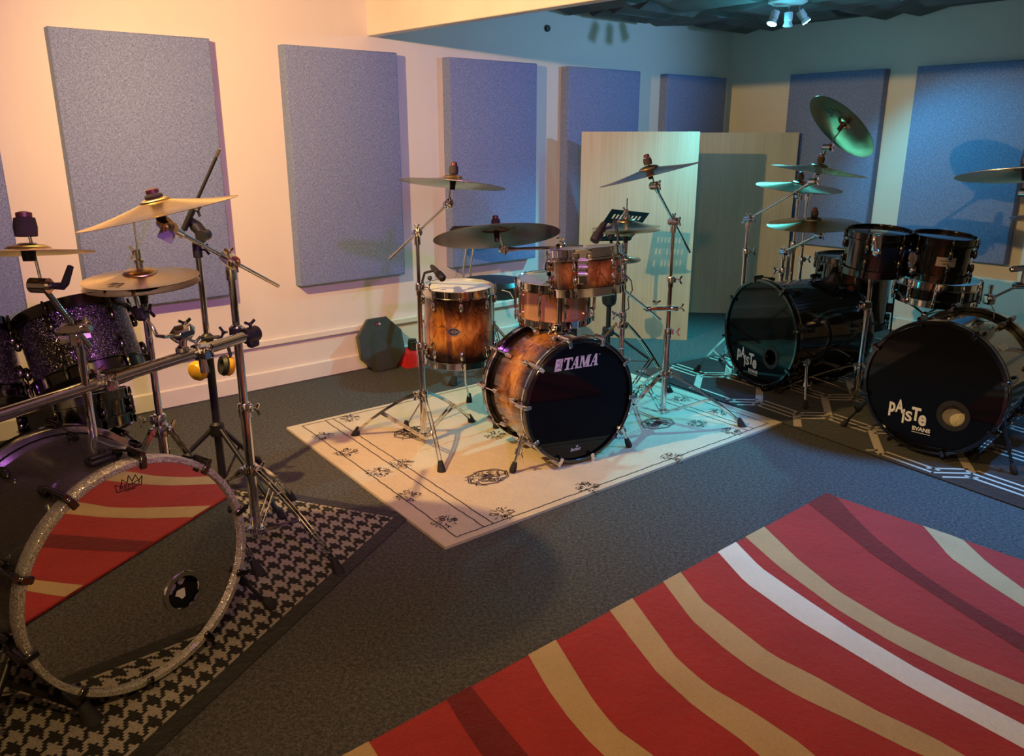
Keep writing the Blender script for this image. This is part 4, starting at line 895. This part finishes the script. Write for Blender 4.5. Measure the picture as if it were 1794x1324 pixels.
k = MB(); e1_ = P(1020, 491, 3.52); k.bar([q + V((.01, -.01, 0)), e1_], .03, .028); k.box(e1_ + UP * .055, (1, 0, 0), (0, 1, 0), UP, (.042, .018, .15), .006); k.box(e1_ + UP * .125, (1, 0, 0), (0, 1, 0), UP, (.085, .02, .022), .006)
for dz in (.03, .06, .09): k.tube(e1_ + UP * dz - V((.022, .012, 0)), e1_ + UP * dz + V((.022, -.012, 0)), .009, seg=12)
k.build('tom_mount', CH_, tw)
cr_ = V((-.067, 3.572, 1.065)); nr = V((-.077, .296, .952)).normalized(); tpr = P(882, 437, 3.585)
cymbal(cr_, nr, .28, 'wide dark ride cymbal over the brown kit, underside towards the camera', 'cymbal_dark', name='ride_cymbal', bell=.2, rise=.03, bh=.02, logo=cymlogo(cr_, nr, .28, V((.08, -1, 0)), .15, False, .03, .55, True))
d_ = (tj - tpr).normalized(); k = MB(); k.tube(tpr, tj + d_ * .11, .0068, seg=14); k.build('boom_arm', CH_, tw); k = MB(); k.ball(tj, .026); k.tube(tj - UP * .05, tj, .014, seg=14); wing(k, tj + UP * .02, UP, .012, up=d_); k.build('boom_joint', CH_, tw); tilter(tw, tpr, V((.2, -1, .1)), d_, CH_); cym_mount(tw, cr_, nr, tpr, CH_)
# snare
sc2 = V((.209, 3.894, .822)); sn2 = V((0, -.055, .998)).normalized(); sn_ = drum('snare_drum', 'polished copper snare drum with a white head behind the brown kit', 'drum', sc2, sn2, .178, .195, 'copper', 'chrome', 'chrome', 'white_head', 'clear_head', 10, 12, long_lug=True)
k = MB(); k.lathe(sc2 - sn2 * .12, sn2, [(.1785, 0), (.1795, .02), (.1785, .04)], 10, 0, math.radians(55), math.radians(69), ref=(1, .0001, 0)); k.build('badge', M['black_plastic'], sn_)
k = MB(); k.tube(sc2 - sn2 * .1 + V((.05, -.171, 0)), sc2 - sn2 * .1 + V((.053, -.19, 0)), .009, seg=12); k.build('vent', CH_, sn_)
snare_stand('chrome snare stand under the polished copper snare', sc2, sn2, .195, (.2, 4.14), CH_, ((60, .27), (180, .27), (300, .2)))
mic('black microphone clipped upright to the rim of the copper snare', P(962, 446, 3.84), P(959, 474, 3.84), [P(963, 465, 3.83), P(966, 480, 3.83), P(962, 490, 3.83), P(961, 497, 3.83)], r=.013)
mic('black microphone with a shock clip over the back rim of the brown rack tom', P(1059, 390, 3.74), P(1040, 424, 3.70), [P(1056, 402, 3.74), P(1070, 398, 3.75), P(1077, 384, 3.76), P(1082, 412, 3.76), P(1083, 430, 3.75)], r=.02)
# cymbal stands
b = V((-.441, 3.776, 0)); cA = V((-.253, 3.527, 1.291)); nA = V((.081, .136, .987)); jp = V((b.x, b.y, zz(735, 408, b.y)))
cymbal(cA, nA, .229, 'bronze crash cymbal highest on the left of the brown kit, nearly level', 'cymbal_raw', name='crash_cymbal', logo=cymlogo(cA, nA, .229, V((.35, -1, 0)), .12, False, .026, .55, True))
boom_stand('chrome boom cymbal stand to the left of the brown floor tom', b, cA, nA, P(785, 357, 3.54), jp, .33, [(.045, zz(740, 604, b.y), .0158), (zz(740, 604, b.y), zz(735, 500, b.y), .0115), (zz(735, 500, b.y), jp.z - .03, .0088)], zz(742, 690, b.y), [ft(b, 625, 766), ft(b, 773, 828), ft(b, 825, 743)], side=V((.3, -.9, .2)), wa=-5)
b = V((.82, 4.14, 0)); cB_ = V((.61, 3.662, 1.327)); nB = V((-.244, .05, .969)); jp = V((b.x, b.y, zz(1180, 388, b.y)))
cB_ = scaled(cB_, 1.06)
cymbal(cB_, nB, .243, 'bronze crash cymbal in teal light, tilted in front of the pale board', 'cymbal_raw', name='crash_cymbal')
boom_stand('chrome boom cymbal stand on the right end of the cream rug', b, cB_, nB, P(1147, 325, 3.9), jp, .33, [(.045, zz(1172, 578, b.y), .0158), (zz(1172, 578, b.y), zz(1178, 487, b.y), .0125), (zz(1178, 487, b.y), jp.z - .03, .0095)], zz(1163, 655, b.y), [ft(b, 1297, 750), (104, .40), (222, .40)], side=V((.4, -.9, .1)), wa=-10)
ca = thing('accessory_clamp', 'chrome rod clamped to the right cymbal stand, reaching to the brown tom', 'clamp arm', V((b.x, b.y, zz(1168, 541, b.y)))); zc_ = zz(1168, 541, b.y); y0 = b.y - .02
k = MB(); k.box(P(1163, 540, y0), (1, 0, 0), (0, 1, 0), UP, (.15, .03, .024), .006); wing(k, P(1190, 540, y0), V((1, 0, .2)), .012); wing(k, P(1150, 533, y0), UP, .008); k.build('clamp', CH_, ca)
k = MB(); k.tube(P(1091, 506, 3.85), P(1157, 560, 4.14), .0066, seg=12); k.ball(P(1091, 488, 3.84), .026); k.tube(P(1091, 488, 3.84), P(1092, 507, 3.85), .008, seg=10); k.box(P(1134, 541, 4.05), (1, 0, 0), (0, 1, 0), UP, (.035, .05, .03), .008); k.build('rod', CH_, ca)
# hi-hat of the brown kit
hh = V((.605, 4.314, 1.022)); hn2 = V((-.045, .024, .999)); b = V((hh.x + .0, hh.y, 0))
cymbal(hh + hn2 * .006, hn2, .180, 'top hi-hat cymbal catching teal light in front of the pale board', 'cymbal_raw', name='hi_hat_cymbal', rise=.03, bell=.24, bh=.02); cymbal(hh - hn2 * .012, hn2, .180, 'bottom hi-hat cymbal of the brown kit beneath the teal-lit one', 'cymbal_raw', name='hi_hat_cymbal', rise=.016, bell=.24, flip=True)
hihat_stand('chrome hi-hat stand of the brown kit with one long splayed leg', b, hh, hn2, zz(1098, 347, hh.y), [ft(b, 1172, 690), (150, .34), (262, .30)], zz(1097, 568, hh.y))
sp = P(1098, 455, 4.32); cymbal(sp, V((-.05, -.12, 1)), .075, 'tiny teal-lit splash cymbal on the hi-hat pole of the brown kit', 'cymbal_raw', name='splash_cymbal', bell=.3, rise=.006, bh=.012)
cbm = MB(); cbm.path([P(1096, 480, 4.3), P(1106, 492, 4.3), P(1108, 508, 4.3), P(1100, 522, 4.3), P(1102, 540, 4.3), P(1085, 552, 4.3), P(1072, 545, 4.3)] , .003, 8); tag(cbm.build('cable', M['rubber'], loc=P(1096, 480, 4.3)), 'thin black cable looping beside the hi-hat pole of the brown kit', 'cable')
# music stand
tl_, tr_, brr, bll = P(1072, 366, 5.5), P(1138, 373, 5.5), P(1104, 421, 5.34), P(1034, 422, 5.34); mst = V((P(1066, 560, 5.45).x, 5.45, 0)); mu = thing('music_stand', 'black perforated music stand behind the hi-hat of the brown kit', 'music stand', mst)
k = MB(); nu, nv = 21, 14; vs = []; nn = (tr_ - tl_).cross(bll - tl_).normalized()
for lay in (0, .003):
    for j in range(nv + 1):
        for i in range(nu + 1): vs.append(lerp(lerp(tl_, tr_, i / nu), lerp(bll, brr, i / nu), j / nv) + nn * lay)
fs = []; st_ = (nu + 1) * (nv + 1)
hole = lambda i, j: 2 <= i < nu - 2 and 2 <= j < nv - 1 and (i % 2 == 1) and (j % 4 in (2, 3))
for j in range(nv):
    for i in range(nu):
        if hole(i, j): continue
        a_ = j * (nu + 1) + i; q_ = [a_, a_ + 1, a_ + nu + 2, a_ + nu + 1]; fs.append(q_); fs.append([x + st_ for x in q_[::-1]])
k.add(vs, fs); k.bar([bll + nn * .0, brr], .004, .004); lipn = -nn if nn.y > 0 else nn
k.box((bll + brr) / 2 + V((0, -.03, .012)), (brr - bll), V((0, 1, 0)), UP, ((brr - bll).length, .05, .004)); k.build('desk', M['desk_black'], mu)
dc = (tl_ + brr) / 2 + V((0, .04, -.02)); zl = zz(1066, 535, 5.45); k = MB(); k.tube(V((mst.x, mst.y, zl)), V((mst.x, mst.y, dc.z - .05)), .010, seg=14); k.path([V((mst.x, mst.y, dc.z - .06)), dc], .012, 10); k.build('upper_tube', BK, mu)
MB().tube(V((mst.x, mst.y, .05)), V((mst.x, mst.y, zl)), .017, seg=16).build('lower_tube', BK, mu)
k = MB(); zq = zz(1074, 527, 5.45); k.lathe(V((mst.x, mst.y, zq - .04)), UP, [(.018, 0), (.045, .02), (.052, .05), (.052, .09), (.012, .09)], 22); k.build('height_grip', BK, mu)
zh = zz(1064, 580, 5.45); k = MB(); k.box(V((mst.x, mst.y, zh)), (1, 0, 0), (0, 1, 0), UP, (.075, .07, .06), .01); k.build('leg_hub', BK, mu)
for a in (-15, 105, 225):
    d_ = dirxy(a); k = MB(); k.tube(V((mst.x, mst.y, zh)) + d_ * .03, V((mst.x, mst.y, .012)) + d_ * .3, .010, seg=10); k.build('leg', BK, mu)
# throne
tc = P(862, 494, 5.15); th = thing('drum_throne', 'black round drum throne with backrest behind the brown floor tom', 'drum stool', (tc.x, tc.y, 0))
MB().lathe(tc, UP, [(0, .03), (.12, .028), (.19, .016), (.212, -.01), (.212, -.05), (.19, -.085), (.05, -.1), (0, -.1)], 48).build('seat', M['vinyl'], th)
pole(th, tc, [(.03, tc.z * .55, .0165), (tc.z * .55, tc.z - .09, .0135)], CH_, ('lower_tube', 'upper_tube')); tripod(th, tc, .3, [ft(tc, 795, 674), (-40, .32), (80, .32)], CH_, RB, 'double', foot=(.024, .06))
k = MB()
for x in (0, 12): k.path([P(812 + x, 492, 5.3), P(812 + x, 472, 5.34), P(817 + x, 437, 5.4), P(819 + x, 415, 5.42)], .0075, 10)
k.build('back_support', CH_, th); bq = P(826, 412, 5.43); MB().box(bq, (1, .1, 0), (-.1, 1, .1), UP, (.29, .05, .125), .03).build('backrest', M['vinyl'], th)
k = MB(); k.path([P(868, 514, 4.96), P(880, 508, 4.95), P(893, 512, 4.95), P(899, 522, 4.96)], .003, 8); k.build('piping', M['board_edge'], th)
# practice pad, red case and tin by the wall
pw = V((-.87, 5.18, 0)) - RA; sP = pw.dot(RD); pb, pt_ = R(sP, .15, .004), R(sP, .055, .345); up_ = (pt_ - pb).normalized(); pn = RD.cross(up_).normalized(); pn = pn if pn.dot(RN) > 0 else -pn
pc = (pb + pt_) / 2; rO = (pt_ - pb).length / 2 / math.cos(PI / 8); oc = lambda r_, h_: [pc + RD * (r_ * math.cos(PI / 8 + k * PI / 4) * .95) + up_ * (r_ * math.sin(PI / 8 + k * PI / 4)) + pn * h_ for k in range(8)]
pp = thing('practice_pad', 'dark octagonal practice pad leaning against the wall on the carpet', 'practice pad', (pb.x, pb.y, 0)); k = MB(); k.prism(oc(rO, -.022), pn, .022); k.build('base_board', M['pad_side'], pp)
k = MB(); k.add(oc(rO * .985, .0005) + oc(rO * .955, .007), [[i, (i + 1) % 8, (i + 1) % 8 + 8, i + 8] for i in range(8)] + [list(range(8, 16))]); k.build('playing_surface', M['pad_rubber'], pp)
k = MB(); q = pc + up_ * (rO * .70) - RD * .002 + pn * .0075; k.poly([q + RD * x + up_ * y for x, y in ((-.022, -.012), (.022, -.012), (.022, .014), (-.022, .014))], 0); k.build('logo_patch', M['black_print'], pp)
k = MB(); k2 = MB(); put_text(k, 'H', q - RD * .018 - up_ * .008, RD, up_, pn, .016, .014, 0, .03); put_text(k2, 'Q', q + RD * .001 - up_ * .008, RD, up_, pn, .016, .016, 0, .03); k.build('logo', M['red'], pp); k2.build('logo', M['white_print'], pp)
rq = R(sP + .235, .13, 0); k = MB(); k.add([rq + RD * x + RN * y + UP * z for x, y, z in ((-.1, -.07, 0), (.1, -.07, 0), (.1, .07, 0), (-.1, .07, 0), (-.06, -.05, .115), (.08, -.05, .115), (.09, .04, .085), (-.08, .04, .085))], [[0, 1, 2, 3], [4, 5, 6, 7], [0, 1, 5, 4], [1, 2, 6, 5], [2, 3, 7, 6], [3, 0, 4, 7]]); tag(k.build('plastic_case', M['red'], loc=rq), 'small red plastic case on the carpet right of the practice pad', 'case')
k = MB(); q = rq + UP * .1 - RN * .02; k.lathe(q, UP, [(0, 0), (.032, 0), (.032, .055), (.028, .06), (.028, .072), (0, .074)], 24); tag(k.build('canister', M['black_plastic'], loc=q), 'small black canister standing on the red case by the wall', 'canister')
# ================================================================== boards in the corner
def board(label, a, b_, h, t, group=None):
    a, b_ = V(a), V(b_); d_ = (b_ - a).normalized(); nn = V((d_.y, -d_.x, 0)); L = (b_ - a).length; c_ = (a + b_) / 2; root = thing('wooden_board', label, 'board', (c_.x, c_.y, 0)); k = MB()
    for o_, sg in ((nn * (t / 2), 1), (nn * (-t / 2), -1)):
        p = [a + o_, b_ + o_, b_ + o_ + UP * h, a + o_ + UP * h]; k.add(p, [[0, 1, 2, 3]], [[(0, 0), (L, 0), (L, h), (0, h)]])
    k.build('veneer_face', M['board'], root, recalc=False)
    e = MB(); e.box(c_ + UP * (h / 2), d_, nn, UP, (L, t - .0008, h)); e.build('core', M['board_edge'], root)
bl_, br2 = G(1011, 588), G(1203, 594.5); board('pale wood-grain board standing upright behind the brown kit, in front', bl_, br2, 1.525, .04)
board('pale wood-grain board standing upright in the corner, half hidden by the nearer board', V((1.42, 7.035, 0)), V((2.37, 6.95, 0)), 1.525, .04)
# ================================================================== right kit (black lacquer)
n3 = az(247); c3 = V((1.484, 4.72, .352)); bd3 = bass_drum('glossy black bass drum further back on the hexagon mat, long shell', c3, n3, .327, .58, 'black_lacquer', 'black_lacquer', 'dark_chrome', 'black_head', 8, 14, port=(onplane(1350, 626, c3 - n3 * .014, n3), .048))
n4 = az(227); c4 = V((1.974, 3.618, .348)); bd4 = bass_drum('glossy black bass drum nearest the right edge, with a cream pillow showing in its port', c4, n4, .323, .50, 'black_lacquer', 'black_lacquer', 'dark_chrome', 'black_head', 8, 17, port=(onplane(1670, 728.5, c4 - n4 * .014, n4), .052), hoop_trim='dark_chrome')
for bd, nn, pc_, org, wpx, ev, evw, hr in ((bd3, n3, (1350, 626), (1291, 631), (1325, 644), (1311, 650), (1327, 654), .046), (bd4, n4, (1670, 728.5), (1555.5, 728), (1622, 742), (1597.5, 752), (1629.5, 757), .05)):
    X, Y, N = head_axes(nn); k = MB(); ring(k, headpt(bd, *pc_), nn, hr, hr + .024, .003); k.build('port_ring', M['black_plastic'], bd)
    k = MB(); q = headpt(bd, *org); w_ = (headpt(bd, *wpx) - q).dot(X); put_paiste(k, q, X, Y, N, w_); k.build('logo', M['white_print'], bd)
    k = MB(); q = headpt(bd, *ev); w_ = (headpt(bd, *evw) - q).dot(X); put_text(k, 'EVANS', q, X, Y, N, w_ * .25, w_, 0, .045); q2 = q - Y * (w_ * .1)
    strip(k, [q2 + N * .001, q2 + X * w_ + N * .001], w_ * .035, N, mi=0); k.build('small_logo', M['white_print'], bd)
X4, Y4, N4 = head_axes(n4); X3, Y3, N3 = head_axes(n3)
pq = V((c4.x, c4.y, .19)) - n4 * .215 + X4 * .05; pl_ = MB(); pl_.ball(pq, .16, UP, .62, 28, 14); pl_.v = [tuple(V(v) + V((0, 0, .012 * math.sin(v[0] * 40) * math.cos(v[1] * 37)))) for v in pl_.v]
tag(pl_.build('pillow', M['rug_white'], loc=pq), 'cream pillow inside the right-hand black bass drum, seen through its port', 'pillow')
spur(bd3, c3 - n3 * .12 + X3 * .285 - UP * .12, G(1411, 716, .006), CH_, RB)
spur(bd4, c4 - n4 * .1 - X4 * .29 - UP * .1, G(1475, 746, .006), BK, RB); spur(bd4, c4 - n4 * .08 + X4 * .29 - UP * .1, G(1778, 831, .006), BK, RB)
lb = MB(); q_ = c4 - n4 * .2; e_ = (X4 * .72 + UP * .70).normalized(); lb.box(q_ + e_ * .3015, n4, n4.cross(e_), e_, (.075, .03, .0015)); lb.build('label_strip', M['badge'], bd4)
# toms, floor tom, snare
ta, na = P(1541, 405, 4.22), V((.0, -.09, .995)).normalized(); drum('tom_drum', 'black tom drum without a nameplate, left of the two above the black kit', 'drum', ta, na, .153, .21, 'black_lacquer', 'dark_chrome', 'dark_chrome', 'black_head', 'black_head', 6, 20)
tb_, nb = P(1655, 414, 4.14), V((.03, -.085, .995)).normalized(); tomb = drum('tom_drum', 'black tom drum with a silver nameplate, over the black snare', 'drum', tb_, nb, .146, .205, 'black_lacquer', 'dark_chrome', 'dark_chrome', 'black_head', 'black_head', 6, -12, badge=(-16, .5, .09, .046))
fc_ = P(1498, 449, 4.97); ff = drum('floor_tom', 'black floor tom standing behind the rear black bass drum', 'drum', fc_, UP, .222, .42, 'black_lacquer', 'dark_chrome', 'dark_chrome', 'black_head', 'black_head', 8, 10, base=(fc_.x, fc_.y, 0))
for a in (-25, 95, 215):
    d_ = dirxy(a); k = MB(); k.tube(V((fc_.x, fc_.y, .55)) + d_ * .248, V((fc_.x, fc_.y, .03)) + d_ * .262, .0055, seg=10); L_ = k.build('leg', BK, ff); k = MB(); k.box(V((fc_.x, fc_.y, .48)) + d_ * .235, d_, UP.cross(d_), UP, (.04, .04, .055), .008); k.build('leg_bracket', BK, L_); k = MB(); k.lathe(V((fc_.x, fc_.y, .0065)) + d_ * .262, UP, [(0, 0), (.018, 0), (.012, .05), (0, .05)], 12); k.build('rubber_foot', RB, L_)
sq, nq = P(1643, 488, 4.42), V((.03, -.06, 1)).normalized(); sn4 = drum('snare_drum', 'shallow black snare drum with chrome fittings under the nameplate tom', 'drum', sq, nq, .205, .115, 'black_lacquer', 'chrome', 'chrome', 'white_head', 'clear_head', 10, 8, long_lug=True)
k = MB(); q_ = sq - nq * .06 + V((.212, -.06, 0)); k.box(q_, (1, -.3, 0), (.3, 1, 0), UP, (.025, .045, .11), .005); k.tube(q_ + V((.005, 0, .06)), q_ + V((.005, 0, -.07)), .008, seg=10); k.build('strainer', CH_, sn4)
snare_stand('chrome snare stand under the shallow black snare', sq, nq, .115, (sq.x - .01, sq.y + .06), CH_, ((70, .3), (190, .28), (310, .28)), .19)
# multi-clamp stand between the two bass drums
b = G(1500, 690, .05); b.z = 0; rs_ = thing('tom_stand', 'chrome double-braced stand between the two black bass drums, holding the toms', 'tom stand', b); z1, z2 = zz(1514, 536, b.y), zz(1530, 462, b.y)
pole(rs_, b, [(.04, z1, .0168), (z1, z2, .0135)], CH_, ('lower_tube', 'upper_tube')); tripod(rs_, b, zz(1506, 640, b.y), [ft(b, 1366, 690), (60, .38), (300, .34)], CH_, RB, 'flat', zb=.07)
tj = V((b.x, b.y, z2)); k = MB(); k.box(tj, (1, 0, .05), (0, 1, 0), UP, (.14, .04, .03), .006); wing(k, tj + V((-.06, -.01, -.005)), V((-1, -.3, -.1)), .016); wing(k, tj + V((.04, -.02, 0)), V((.2, -1, 0)), .014); k.tube(tj - UP * .03, tj + UP * .03, .02, seg=16); k.build('multi_clamp', CH_, rs_)
k = MB(); q_ = V((b.x, b.y, z1 + .01)); k.box(q_ + V((-.018, -.012, 0)), (1, .3, 0), (-.3, 1, 0), UP, (.055, .05, .04), .005); k.build('memory_clamp', CH_, rs_)
for t_, nn, dr, xx in ((ta, na, .153, (1536, 425)), (tb_, nb, .146, (1598, 455))):
    k = MB(); e1_ = P(xx[0], xx[1] + 18, t_.y - .16 if xx[0] < 1560 else t_.y - .05); k.path([tj + V((.0 if xx[0] < 1560 else .05, 0, .01)), lerp(tj, e1_, .5) - V((0, .02, .0)), e1_, P(xx[0], xx[1] - 12, e1_.y)], .0065, 10); k.ball(e1_, .022); k.box(P(xx[0], xx[1], e1_.y + .02), (1, 0, 0), (0, 1, 0), UP, (.05, .03, .09), .008); k.build('tom_arm', CH_, rs_)
# cymbals behind and their stands
cR = scaled((1.53, 4.147, 1.323), 4.62 / 4.147); nR = V((.107, -.052, .993)); rR_ = .229 * 4.62 / 4.147
cymbal(cR, nR, rR_, 'bright teal-lit cymbal just below the upturned one of the black kit', 'cymbal_raw', name='crash_cymbal')
b = P(1302, 495, 5.0); b.z = 0; jp = V((b.x, b.y, zz(1311, 384, b.y)))
boom_stand('chrome boom cymbal stand left of the rear black bass drum', b, cR, nR, P(1424, 318, 4.66), jp, .05, [(.04, .4, .0155), (.4, zz(1307, 438, b.y), .0125), (zz(1307, 438, b.y), jp.z - .03, .0098)], .3, [ft(b, 1222, 652), (90, .36), (-30, .3)], side=V((.4, -.9, .1)), wa=0)
cS = scaled((1.576, 4.537, 1.22), 4.95 / 4.537); nS = V((.05, -.083, .995)); rS = .229 * 4.95 / 4.537
cymbal(cS, nS, rS, 'dim greenish cymbal half hidden behind the bright teal one', 'cymbal_raw', name='crash_cymbal')
def straight_stand(label, b, c, n, tp, steps, feet, zc=.3, lean=None):
    root = thing('cymbal_stand', label, 'cymbal stand', (b.x, b.y, 0)); pole(root, b, steps, CH_, lean=lean, wa=0); tripod(root, b, zc, feet, CH_, RB, 'flat'); tilter(root, V(tp), (0, -1, 0), (0, 0, -1), CH_); cym_mount(root, c, n, V(tp), CH_); return root
b = P(1392, 490, 5.02); b.z = 0; tpS = P(1399, 345, 4.98); straight_stand('straight chrome stand under the dim greenish cymbal', V((tpS.x, tpS.y, 0)), cS, nS, tpS, [(.04, .55, .0155), (.55, .86, .0125), (.86, tpS.z, .0095)], [(20, .25), (140, .25), (260, .25)])
cT = V((1.696, 4.58, 1.016)); nT = V((-.05, -.059, .997)); cymbal(cT, nT, .254, 'low wide cymbal just left of the black toms', 'cymbal_raw', name='crash_cymbal')
b = P(1366, 500, 4.98); b = V((b.x - .05, 5.12, 0)); jp = P(1373, 441, 5.0); b = V((jp.x, jp.y, 0))
boom_stand('chrome boom stand of the low wide cymbal, standing behind the rear bass drum', b, cT, nT, P(1434, 412, 4.62), jp, .04, [(.04, .45, .0165), (.45, .7, .0138), (.7, jp.z - .03, .011)], .3, [(80, .25), (200, .25), (-40, .25)], side=V((.3, -.9, 0)))
cU = V((1.868, 4.785, 1.542)); nU = V((.708, .134, .694)); cymbal(cU, nU, .229, 'upturned cymbal facing the camera high above the black kit, before the wall panel', 'cymbal_china', name='crash_cymbal', logo=cymlogo(cU, nU, .229, V((-.1, 0, .3)), .13, False, .026, .55, True))
tU = P(1449, 258, 4.80); jU = P(1416, 335, 5.14); b = V((jU.x, jU.y, 0))
boom_stand('chrome boom stand holding up the upturned cymbal of the black kit', b, cU, nU, tU, jU, .03, [(.04, .5, .015), (.5, zz(1402, 452, b.y), .0118), (zz(1402, 452, b.y), jU.z - .03, .009)], .3, [(60, .25), (180, .25), (300, .25)], side=V((.5, -.8, 0)), wa=0, red=False)
cD = P(1795, 307, 3.62); nD = V((.02, .17, .985)).normalized(); cymbal(cD, nD, .272, 'cymbal cut off by the right edge, upper one in front of the wall panel', 'cymbal_raw', name='ride_cymbal')
b = G(1838, 772); b.z = 0; jD = V((b.x, b.y, 1.12)); tD = P(1797, 338, 3.66)
boom_stand('chrome cymbal stand mostly outside the right edge, one leg under the bass drum', b, cD, nD, tD, jD, .2, [(.04, .45, .0165), (.45, .8, .0135), (.8, 1.09, .0105)], .28, [ft(b, 1706, 806), (70, .36), (300, .36)], side=V((.3, -.9, 0)))
cE = P(1866, 386, 4.45); nE = V((.0, -.02, 1)); cymbal(cE, nE, .265, 'cymbal of which only a thin sliver shows at the right edge, lower one', 'cymbal_raw', name='crash_cymbal')
b = V((cE.x + .02, cE.y, 0)); tE = cE - V((0, 0, .07)); straight_stand('chrome stand outside the right edge under the sliver of cymbal', b, cE, nE, tE, [(.04, .5, .0155), (.5, .8, .0125), (.8, tE.z, .0095)], [(20, .2), (140, .3), (260, .3)])
# rod clamp on the rear hoop
q_ = P(1733, 524, 3.93); ra = thing('hoop_clamp', 'chrome clamp on the top rear hoop of the right-hand black bass drum', 'clamp', q_); k = MB(); k.box(q_ - UP * .0, (1, .2, 0), (-.2, 1, 0), UP, (.045, .05, .05), .008); k.tube(q_, q_ + UP * .055, .009, seg=12); k.ball(q_ + V((-.008, -.026, .008)), .018); k.lathe(q_ + UP * .055, UP, [(0, 0), (.012, 0), (.012, .016), (0, .016)], 10); k.build('clamp_body', CH_, ra)
k = MB(); qa, qb = P(1738, 522, 3.92), P(1784, 500, 3.92); k.tube(qa, qb, .0062, seg=12); k.build('rod', CH_, ra); k = MB(); k.tube(qb - V((.02, 0, 0)), qb + V((.06, 0, .0)), .018, seg=16); k.tube(qb + V((.02, 0, 0)), qb + V((.025, 0, .09)), .014, seg=14); k.box(qb + V((.0, 0, .085)), (1, 0, .1), (0, 1, 0), UP, (.11, .03, .028), .008); k.build('cross_joint', CH_, ra)
k = MB(); k.path([q_ + V((.0, -.02, -.02)), P(1742, 545, 3.87), P(1741, 560, 3.85), P(1733, 566, 3.84)], .0025, 8); k.build('hook_wire', M['steel'], ra)
# ------------------------------------------------------------------ lamps of the room and an added fill
def lamp(name, loc, col, power, r=.03, spot=None, dirn=None, blend=.6):
    l = bpy.data.lights.new(name, 'SPOT' if spot else 'POINT'); l.energy = power; l.color = col; l.shadow_soft_size = r
    o = bpy.data.objects.new(name, l); C.objects.link(o); o.location = loc
    if spot: l.spot_size = math.radians(spot); l.spot_blend = blend; o.rotation_euler = V(dirn).to_track_quat('-Z', 'Y').to_euler()
    return o
WL = R(-.5, 1.75, 2.18)
lamp('warm_lamp_or_fill', WL, (1., .63, .21), 315, .022, 154, R(3.4, .5, .8) - WL, 1.)
lamp('warm_lamp_or_fill', V((-.1, .2, 2.2)), (1., .62, .22), 105, .05, 128, V((.4, 1.9, -2.2)), 1.)
lamp('warm_lamp_or_fill', V((.3, -1.2, 2.2)), (1., .66, .36), 90, .05, 150, V((-.2, -1., -.45)), 1.)  # fill added behind the camera, lights the rear walls for brighter chrome reflections
ML_ = V((.7, .5, 2.2)); lamp('magenta_lamp', ML_, (.68, .2, .95), 190, .04, 72, V((-1.4, 4.3, 1.35)) - ML_, .8)
lamp('teal_lamp', TEAL + TD * .03, (.06, .80, 1.), 330, .03, 100, TD, 1.)
lamp('teal_glow', TEAL + TD * .05, (.10, .75, 1.), 6, .04)
lamp('blue_lamp', BLU + BD * .03, (.05, .62, .85), 85, .03, 92, BD, .6)
lamp('blue_lamp', V((2.4, 3.25, 2.2)), (.10, .42, 1.), 420, .05, 84, V((-.6, .05, -2.2)), 1.)
BL2 = V((4.0, 4.1, 2.22)); lamp('blue_lamp', BL2, (.25, .52, 1.), 230, .05, 52, R(3.5, 0, 2.0) - BL2, 1.)
w = bpy.data.worlds.new('World'); bpy.context.scene.world = w; w.use_nodes = True
bg = next(n for n in w.node_tree.nodes if n.type == 'BACKGROUND'); bg.inputs[0].default_value = (.02, .02, .025, 1); bg.inputs[1].default_value = .3
# ------------------------------------------------------------------ camera
cam = bpy.data.cameras.new('Camera'); cam.sensor_width = 36; cam.sensor_fit = 'HORIZONTAL'; cam.lens = 36 * F / 1794; cam.clip_start = .05
co_ = bpy.data.objects.new('Camera', cam); C.objects.link(co_); co_.location = O; co_.rotation_euler = (PI / 2 - TH, 0, 0)
sc = bpy.context.scene; sc.camera = co_
sc.view_settings.view_transform = 'Standard'; sc.view_settings.look = 'None'; sc.view_settings.exposure = 0.; sc.view_settings.gamma = 1; sc.view_settings.use_curve_mapping = False
for o in list(bpy.data.objects):
    if '_w' in o: del o['_w']
    for k_ in ('_c', '_n'):
        if k_ in o: del o[k_]
